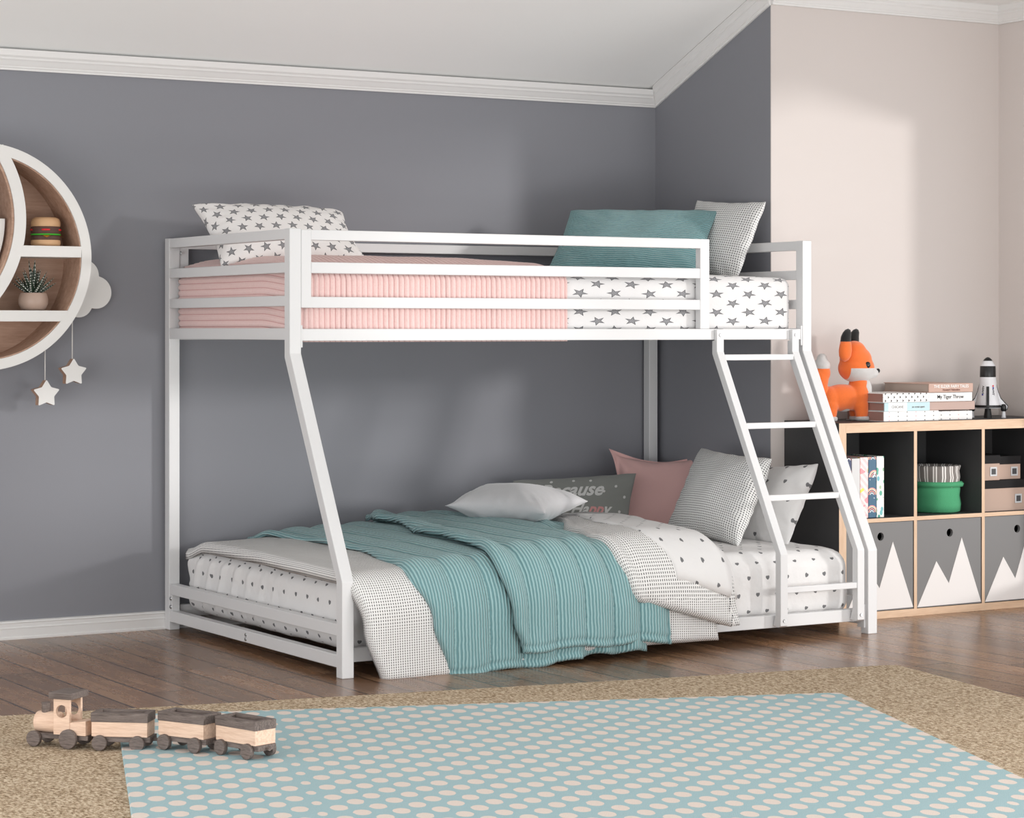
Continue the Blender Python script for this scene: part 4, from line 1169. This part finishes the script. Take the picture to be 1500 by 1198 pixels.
# the top book's page block shows at its left: a shorter spine zone in paper colour
# upright books in the first cubicle
def cover_art(name, kind):
    t = NT(name); t.rough(.4); o_ = t.obj(); s_ = t.sep(o_)
    if kind == 'stripe':
        f = t.math('FRACT', t.math('MULTIPLY', t.math('ADD', s_[0], s_[2]), 38))
        c = t.mix(t.math('LESS_THAN', f, .5), srgb(246, 200, 200), srgb(250, 226, 222))
        n = t.noise(o_, 26, 1); c = t.mix(t.math('GREATER_THAN', n, .62), c, srgb(250, 150, 158)); c = t.mix(t.math('LESS_THAN', t.noise(t.mapv(o_, (1, 1, 1), loc=(3, 1, 2)), 40, 0), .27), c, srgb(240, 222, 90))
    elif kind in ('rainbow', 'navy'):
        p = .062
        zc_ = t.math('FLOOR', t.math('DIVIDE', s_[2], p)); fz = t.math('MULTIPLY', t.math('SUBTRACT', t.math('FRACT', t.math('DIVIDE', s_[2], p)), .3), p)
        ox = t.math('MULTIPLY', t.math('SUBTRACT', t.white(t.comb(zc_, 0.0, 0.0)), .5), .026)
        dx = t.math('ADD', s_[0], ox); r = t.math('SQRT', t.math('ADD', t.math('MULTIPLY', dx, dx), t.math('MULTIPLY', fz, fz)))
        c0 = srgb(30, 88, 118) if kind == 'rainbow' else srgb(40, 52, 92)
        rp_ = t.node('ShaderNodeValToRGB'); t.put(rp_.inputs[0], t.math('MULTIPLY', r, 31)); cr = rp_.color_ramp; cr.interpolation = 'CONSTANT'
        st = [(0, c0), (.16, srgb(240, 240, 235)), (.24, c0), (.34, srgb(235, 150, 130)), (.45, c0), (.55, srgb(248, 205, 170)), (.68, srgb(235, 150, 150)), (.78, c0)]
        while len(cr.elements) < len(st): cr.elements.new(.5)
        for e_, (p_, q_) in zip(cr.elements, st): e_.position = p_; e_.color = (*q_, 1)
        up = t.math('GREATER_THAN', fz, 0.0)
        c = t.mix(up, c0, rp_.outputs[0])
        c = t.mix(t.math('GREATER_THAN', t.noise(o_, 60, 1), .70), c, srgb(235, 238, 236))
    elif kind == 'leafy':
        vo = t.node('ShaderNodeTexVoronoi', feature='F1'); t.put(vo.inputs['Vector'], t.mapv(o_, (1, 1, .7))); vo.inputs['Scale'].default_value = 62
        cc = t.ramp(t.sep(vo.outputs['Color'])[0], [(0, srgb(60, 160, 96)), (.33, srgb(120, 190, 210)), (.66, srgb(40, 140, 110)), (1, srgb(170, 196, 160))])
        c = t.mix(t.math('LESS_THAN', vo.outputs['Distance'], .40), srgb(232, 231, 226), cc)
    t.color(c); return t.m
G2 = 'picture books standing in the bookcase'
def book_up(x0, x1, z1_, mat, label, yf=-1.0, dep=.17):
    o = thing('book', ((x0 + x1) / 2, yf + dep / 2, .3535), 0, label, 'book', G2); c = .002; bm = B(); zz = .3535
    bm_box(bm, (x0, yf, zz), (x1, yf + .004, z1_), .001); bm_box(bm, (x0, yf + .003, zz), (x0 + c, yf + dep, z1_), .0004); bm_box(bm, (x1 - c, yf + .003, zz), (x1, yf + dep, z1_), .0004)
    obj('cover', bm, mat, o, glob=True)
    bm = B(); bm_box(bm, (x0 + c, yf + .004, zz + .003), (x1 - c, yf + dep - .004, z1_ - .004)); obj('pages', bm, M['pagesv'], o, glob=True)
book_up(2.135, 2.163, .566, cover_art('navy_flower_cover', 'navy'), 'narrow navy patterned book leftmost in the bookcase row')
book_up(2.165, 2.201, .564, cover_mat('plain_white_cover', srgb(214, 214, 214)), 'plain white upright book beside the pink striped one')
book_up(2.203, 2.238, .567, cover_art('pink_stripe_cover', 'stripe'), 'pink striped upright book in the bookcase')
book_up(2.240, 2.275, .568, cover_art('rainbow_cover', 'rainbow'), 'dark blue upright book with little rainbows')
book_up(2.277, 2.310, .569, cover_art('leaf_cover', 'leafy'), 'cream upright book with green and blue leaves, rightmost of the row')

# green fabric basket with striped lining
bk = thing('fabric_basket', (2.635, -.90, .3535), 0, 'green fabric basket with turned-down grey striped lining in the bookcase', 'basket')
wob = lambda a, f: 1 + .022 * math.sin(16 * f + a) + .020 * math.sin(3 * a + 6 * f) + .012 * math.sin(7 * a - 9 * f)
t = NT('green_canvas'); t.color(srgb(74, 158, 112)); t.rough(.9); t.bump(t.noise(t.mapv(t.obj(), (400, 400, 900)), 1, 2), .5, .002); 
bm = B(); bm_lathe(bm, [(.080, .0), (.090, .004), (.092, .03), (.089, .06), (.093, .085), (.089, .092), (.096, .094), (.098, .104), (.093, .112), (.080, .112), (.079, .006), (.001, .005)], (0, 0, 0), 64, wob=wob)
obj('canvas_body', bm, t.m, bk, smooth=True)
t = NT('grey_striped_lining'); oo = t.sep(t.obj()); an = t.math('ARCTAN2', oo[1], oo[0])
fr_ = t.math('FRACT', t.math('MULTIPLY', an, 2.86)); a1_ = t.math('LESS_THAN', t.math('ABSOLUTE', t.math('SUBTRACT', fr_, .25)), .075); a2_ = t.math('LESS_THAN', t.math('ABSOLUTE', t.math('SUBTRACT', fr_, .55)), .075)
t.color(t.mix(t.math('MAXIMUM', a1_, a2_), srgb(128, 122, 118), srgb(236, 232, 228))); t.rough(.9)
bm = B(); bm_lathe(bm, [(.083, .085), (.086, .108), (.090, .128), (.089, .150), (.092, .165), (.088, .170), (.082, .166), (.078, .12), (.077, .012), (.001, .010)], (0, 0, 0), 64, wob=wob)
obj('striped_lining', bm, t.m, bk, smooth=True)

# cardboard boxes with black lids
M['card'] = plain('taupe_card', srgb(184, 160, 146), .7, .2); M['lid'] = plain('black_card_lid', srgb(30, 29, 30), .7, .2)
def cbox(x0, x1, z_0, z_1, yf, label):
    o = thing('storage_box', ((x0 + x1) / 2, yf + .1, z_0), 0, label, 'storage box', 'taupe storage boxes with black lids')
    lz = .030
    bm = B(); bm_box(bm, (x0 + .001, yf + .001, z_0), (x1 - .001, yf + .19, z_1 - .004), .001); obj('box_body', bm, M['card'], o, glob=True)
    bm = B(); bm_box(bm, (x0 - .0005, yf - .001, z_1 - lz), (x1 + .0005, yf + .192, z_1), .001); obj('lid', bm, M['lid'], o, glob=True)
    cx = x1 - .032; cz = z_0 + (z_1 - z_0 - lz) * .52
    bm = B(); q = .0165
    bm_box(bm, (cx - q, yf - .001, cz - q), (cx + q, yf + .0005, cz + q), .0004); obj('label_holder', bm, plain('steel_holder', srgb(196, 198, 200), .35, .5), o, glob=True)
    bm = B(); bm_box(bm, (cx - .0105, yf - .0014, cz - .0105), (cx + .0105, yf - .0009, cz + .0105)); obj('label_card', bm, plain('dark_label', srgb(70, 70, 72), .6), o, glob=True)
cbox(2.757, 2.978, .3535, .466, -1.0, 'wide taupe storage box with black lid at the bottom')
cbox(2.757, 2.852, .467, .558, -1.005, 'small taupe storage box with black lid, front left on the wide box')
cbox(2.8545, 2.972, .467, .552, -.985, 'small taupe storage box with black lid, right on the wide box')

# ------------------------------------------------------------------ rocket
rk = thing('toy_rocket', (2.884, -.905, .6907), 0, 'white toy rocket with black nose and landing feet beside the books', 'toy rocket')
M['rw'] = plain('rocket_white', srgb(225, 225, 228), .35, .4); M['rb'] = plain('rocket_black', (.015, .015, .016), .35, .4)
bm = B(); bm_lathe(bm, [(.045, .038), (.052, .040), (.0545, .052), (.050, .068), (.043, .10), (.0385, .13), (.036, .16), (.0355, .165)], (0, 0, 0), 48); obj('hull', bm, M['rw'], rk, smooth=True, angle=40)
bm = B(); bm_lathe(bm, [(.0345, .165), (.0350, .167), (.0338, .2085), (.0325, .210)], (0, 0, 0), 48); obj('cockpit_band', bm, M['rb'], rk, smooth=True, angle=40)
bm = B(); bm_lathe(bm, [(.0325, .210), (.031, .212), (.021, .229), (.019, .231)], (0, 0, 0), 48); obj('upper_hull', bm, M['rw'], rk, smooth=True, angle=40)
bm = B(); bm_lathe(bm, [(.0205, .231), (.0165, .237), (.009, .2435), (.001, .246)], (0, 0, 0), 40); obj('nose_cone', bm, M['rb'], rk, smooth=True, angle=40)
bm = B(); bm_lathe(bm, [(.0562, .042), (.057, .044), (.0565, .051), (.0555, .052)], (0, 0, 0), 48); obj('base_band', bm, M['rb'], rk, smooth=True, angle=40)
bm = B(); bm_lathe(bm, [(.0185, 0), (.014, .030), (.013, .038)], (0, 0, 0), 32); obj('engine_nozzle', bm, M['rb'], rk, smooth=True, angle=40)
va = math.atan2(CAM.y + .915, CAM.x - 2.908)
for k in range(4):
    a = va + PI / 2 * 0 + (k - .5) * PI / 2 + PI / 4 + (.0)
    if k == 0: pass
    c_, s_ = math.cos(a), math.sin(a)
    Rm = Matrix.Rotation(a, 4, 'Z')
    sidef = abs(math.sin(a - va)) > .5
    bm = B()
    if sidef:
        bm_prism(bm, [(.036, .135), (.044, .105), (.055, .078), (.074, .058), (.084, .048), (.082, .036), (.05, .040)], 1, -.004, .004, .0008, 0)
        for v in bm.verts: v.co = Rm @ v.co
        obj('fin', bm, M['rw'], rk)
        bm = B(); bm_prism(bm, [(.037, .140), (.046, .107), (.057, .081), (.076, .061), (.087, .050), (.085, .032), (.082, .032), (.083, .049), (.073, .058), (.054, .078), (.043, .105), (.035, .135)], 1, -.003, .003, 0, 0)
        for v in bm.verts: v.co = Rm @ v.co
        obj('fin_edge', bm, M['rb'], rk)
        bm = B(); bm_lathe(bm, [(.008, .026), (.0125, .030), (.013, .045), (.010, .054), (.001, .057)], (.068, 0, 0), 24)
        for v in bm.verts: v.co = Rm @ v.co
        obj('landing_leg', bm, M['rb'], rk, smooth=True)
        bm = B(); bm_lathe(bm, [(.0105, 0), (.0095, .004), (.007, .026)], (.068, 0, 0), 24)
        for v in bm.verts: v.co = Rm @ v.co
        obj('landing_foot', bm, M['rw'], rk, smooth=True, angle=40)
    else:
        bm = B(); bm_prism(bm, [(.036, .128), (.042, .127), (.050, .095), (.060, .060), (.062, .040), (.045, .040)], 1, -.006, .006, .001, 0)
        for v in bm.verts: v.co = Rm @ v.co
        obj('centre_fin', bm, M['rb'], rk)
def wrap(me, ang, zc_, tilt=1):
    """flat lettering wrapped on the hull, reading upwards"""
    for v in me.vertices:
        z = zc_ + v.co.x * tilt; r = .0385 + (.045 - .0385) * max(0, (.13 - z)) / .045 + .0006 + v.co.z
        a = ang + (v.co.y * tilt) / .04; v.co = Vector((r * math.cos(a), r * math.sin(a), z))
for (da, zc_, tl) in ((-.62, .098, 1), (.70, .118, -1)):
    me = text_mesh('NASA', .0125, 0, .0003, .0002); wrap(me, va + da, zc_, tl); link('lettering', me, mblk, rk)
    for q, m_ in ((-.007, plain('mark_blue', srgb(60, 70, 150), .5)), (-.015, plain('mark_red', srgb(215, 60, 70), .5))):
        me = bpy.data.meshes.new('mark'); bm = B(); bm_box(bm, (q, 0, 0), (q + .007, .007, .0004)); bm.to_mesh(me); bm.free(); wrap(me, va + da, zc_, tl); link('mark', me, m_, rk)

rk.scale = (.84, .84, .91)
# ------------------------------------------------------------------ plush fox
FX, FY = 2.235, -.865
fx_ = thing('plush_fox', (FX, FY, .6907), math.radians(-12), 'orange plush fox with white chest and black ear tips on the bookcase', 'plush toy')
def felt(name, c, cond=None):
    t = NT(name); n = t.noise(t.obj(), 700, 2, .8); 
    c1 = t.mix(t.math('MULTIPLY', t.math('GREATER_THAN', n, .60), .5), c, tuple(x * .45 for x in c))
    if cond: c1 = cond(t, c1)
    t.color(c1); t.rough(.95); t.spec(.08); t.b.inputs['Sheen Weight'].default_value = .4; t.bump(n, .5, .002); return t.m
M['orange'] = felt('orange_felt', srgb(238, 118, 58)); M['gfelt'] = felt('grey_felt', srgb(205, 202, 200)); M['bfelt'] = felt('black_felt', (.02, .02, .02))
def blob(name, els, mat, parent, vox=.0035, sm=8, cut=None):
    """union of ellipsoids (centre, radii, yrot) remeshed into one soft skin"""
    bm = B()
    for c, r, ry in els:
        r4 = Matrix.Translation(c) @ Matrix.Rotation(ry, 4, 'Y') @ Matrix.Diagonal((*r, 1))
        bmesh.ops.create_uvsphere(bm, u_segments=28, v_segments=18, radius=1, matrix=r4)
    o = obj(name, bm, mat, parent, smooth=True)
    md = o.modifiers.new('remesh', 'REMESH'); md.mode = 'VOXEL'; md.voxel_size = vox; md.use_smooth_shade = True
    s_ = o.modifiers.new('smooth', 'SMOOTH'); s_.factor = .6; s_.iterations = sm
    return o
# x = forward (to the right in the photo)
body = blob('body', [((-.005, 0, .082), (.080, .045, .049), 0), ((.056, 0, .088), (.044, .044, .055), .3), ((.060, 0, .128), (.034, .034, .04), 0),
              ((-.055, 0, .08), (.04, .042, .044), 0)] +
             [((x, sy * .022, .034), (.026, .021, .036), 0) for x in (.062, -.062) for sy in (-1, 1)] +
             [((x, sy * .022, .055), (.028, .022, .03), 0) for x in (.06, -.06) for sy in (-1, 1)], M['orange'], fx_)
for x in (.064, -.062):
    for sy in (-1, 1):
        bm = B(); bm_lathe(bm, [(.019, 0), (.0255, .003), (.0265, .009), (.0245, .015), (.012, .018)], (x, sy * .022, 0), 24); obj('paw', bm, M['gfelt'], fx_, smooth=True)
blob('chest_patch', [((.079, 0, .100), (.030, .034, .052), .2)], M['gfelt'], fx_, .003, 6)
blob('belly_patch', [((0, 0, .060), (.042, .034, .028), 0)], M['gfelt'], fx_, .003, 6)
# head: profile like a tall egg with muzzle; the lower half is pale
def headcol(t, c):
    s_ = t.sep(t.obj()); n = t.noise(t.obj(), 700, 2, .8)
    g = t.mix(t.math('MULTIPLY', t.math('GREATER_THAN', n, .60), .4), srgb(205, 202, 200), (.25, .25, .25))
    low = t.math('MULTIPLY', t.math('LESS_THAN', s_[2], .052), t.math('GREATER_THAN', s_[0], -.052))
    return t.mix(low, c, g)
M['headfelt'] = felt('fox_head_felt', srgb(238, 118, 58), headcol)
head = blob('head', [((.052, 0, .188), (.068, .055, .052), 0), ((.050, 0, .218), (.060, .050, .052), .15), ((.046, 0, .250), (.042, .038, .036), .2),
                     ((.060, 0, .168), (.055, .046, .032), 0), ((.110, 0, .170), (.030, .023, .020), 0), ((.1, 0, .172), (.03, .028, .024), 0)], M['headfelt'], fx_)
bm = B(); bmesh.ops.create_uvsphere(bm, u_segments=20, v_segments=12, radius=1, matrix=Matrix.Translation((.139, 0, .178)) @ Matrix.Diagonal((.007, .009, .0085, 1))); obj('nose', bm, M['bfelt'], fx_, smooth=True)
for sy in (-1, 1):
    bm = B(); bmesh.ops.create_uvsphere(bm, u_segments=20, v_segments=12, radius=1, matrix=Matrix.Translation((.072, sy * .0505, .200)) @ Matrix.Rotation(sy * .30, 4, 'Z') @ Matrix.Diagonal((.010, .005, .0115, 1)))
    obj('eye', bm, plain('fox_eye', (.012, .012, .012), .25, .5), fx_, smooth=True)
    # ear: orange base and black tip, flattened cones
    bm = B(); cx_, cy_ = -.014 if sy < 0 else .062, sy * .043
    pr = [(.002, .212), (.014, .218), (.0225, .232), (.0245, .250), (.0225, .270), (.0202, .283)]
    bm_lathe(bm, pr, (0, 0, 0), 24)
    for v in bm.verts: v.co = Vector((cx_ + v.co.x * 1.0 + (v.co.z - .24) * .05, cy_ + v.co.y * .75, v.co.z))
    er = obj('ear', bm, M['orange'], fx_, smooth=True)
    bm = B(); bm_lathe(bm, [(.0202, .283), (.0190, .300), (.016, .315), (.010, .325), (.001, .329)], (0, 0, 0), 24)
    for v in bm.verts: v.co = Vector((cx_ + v.co.x + (v.co.z - .24) * .05 + max(0, v.co.z - .30) * .25, cy_ + v.co.y * .75, v.co.z))
    ob_ = obj('ear_tip', bm, M['bfelt'], fx_, smooth=True)
    bm = B(); bmesh.ops.create_uvsphere(bm, u_segments=16, v_segments=10, radius=1, matrix=Matrix.Translation((cx_ + .016, cy_ + .0, .268)) @ Matrix.Diagonal((.005, .009, .03, 1)))
    obj('ear_lining', bm, M['gfelt'], fx_, smooth=True)
tl = blob('tail', [((-.085, 0, .105), (.028, .028, .045), -.35), ((-.094, 0, .150), (.033, .032, .045), 0), ((-.084, 0, .172), (.031, .030, .035), 0)], M['orange'], fx_)
blob('tail_tip', [((-.084, 0, .198), (.0305, .0305, .026), 0), ((-.084, 0, .218), (.020, .020, .024), .1)], M['gfelt'], fx_)

# ------------------------------------------------------------------ LIGHT
wd = bpy.data.worlds.new('world'); S.world = wd; wd.use_nodes = True
bg_ = wd.node_tree.nodes['Background']; bg_.inputs[0].default_value = (.975, .985, 1.0, 1); bg_.inputs[1].default_value = 1.37
sd = bpy.data.lights.new('sun', 'SUN'); sun = bpy.data.objects.new('sun', sd); COL.objects.link(sun)
sd.energy = 1.3; sd.angle = math.radians(6); sd.color = (1, .97, .94)
dirv = Vector((-.64, .76, -.147)).normalized()
sun.rotation_euler = dirv.to_track_quat('-Z', 'Y').to_euler()
sun.location = (3, -5, 3)
ld = bpy.data.lights.new('added_fill_left', 'AREA'); lo2 = bpy.data.objects.new('added_fill_left', ld); COL.objects.link(lo2)  # added area fill, no fixture in the room; lifts ceiling and left-facing sides
ld.shape = 'RECTANGLE'; ld.size = 2.2; ld.size_y = 1.4; ld.energy = 52; ld.color = (1, .99, .97)
lo2.location = (-3.3, -3.4, .35); lo2.rotation_euler = Vector((.62, .50, .50)).to_track_quat('-Z', 'Y').to_euler()
ld = bpy.data.lights.new('added_fill_front', 'AREA'); lo2 = bpy.data.objects.new('added_fill_front', ld); COL.objects.link(lo2)  # second added fill without a real source; brightens ceiling and front faces
ld.shape = 'RECTANGLE'; ld.size = 2.4; ld.size_y = 1.0; ld.energy = 50; ld.color = (1, .99, .97)
lo2.location = (1.5, -4.7, .3); lo2.rotation_euler = Vector((-.1, .72, .68)).to_track_quat('-Z', 'Y').to_euler()
S.view_settings.view_transform = 'Standard'; S.view_settings.look = 'None'; S.view_settings.gamma = 1; S.view_settings.use_curve_mapping = False
S.view_settings.exposure = 0.0
S.cycles.max_bounces = 8
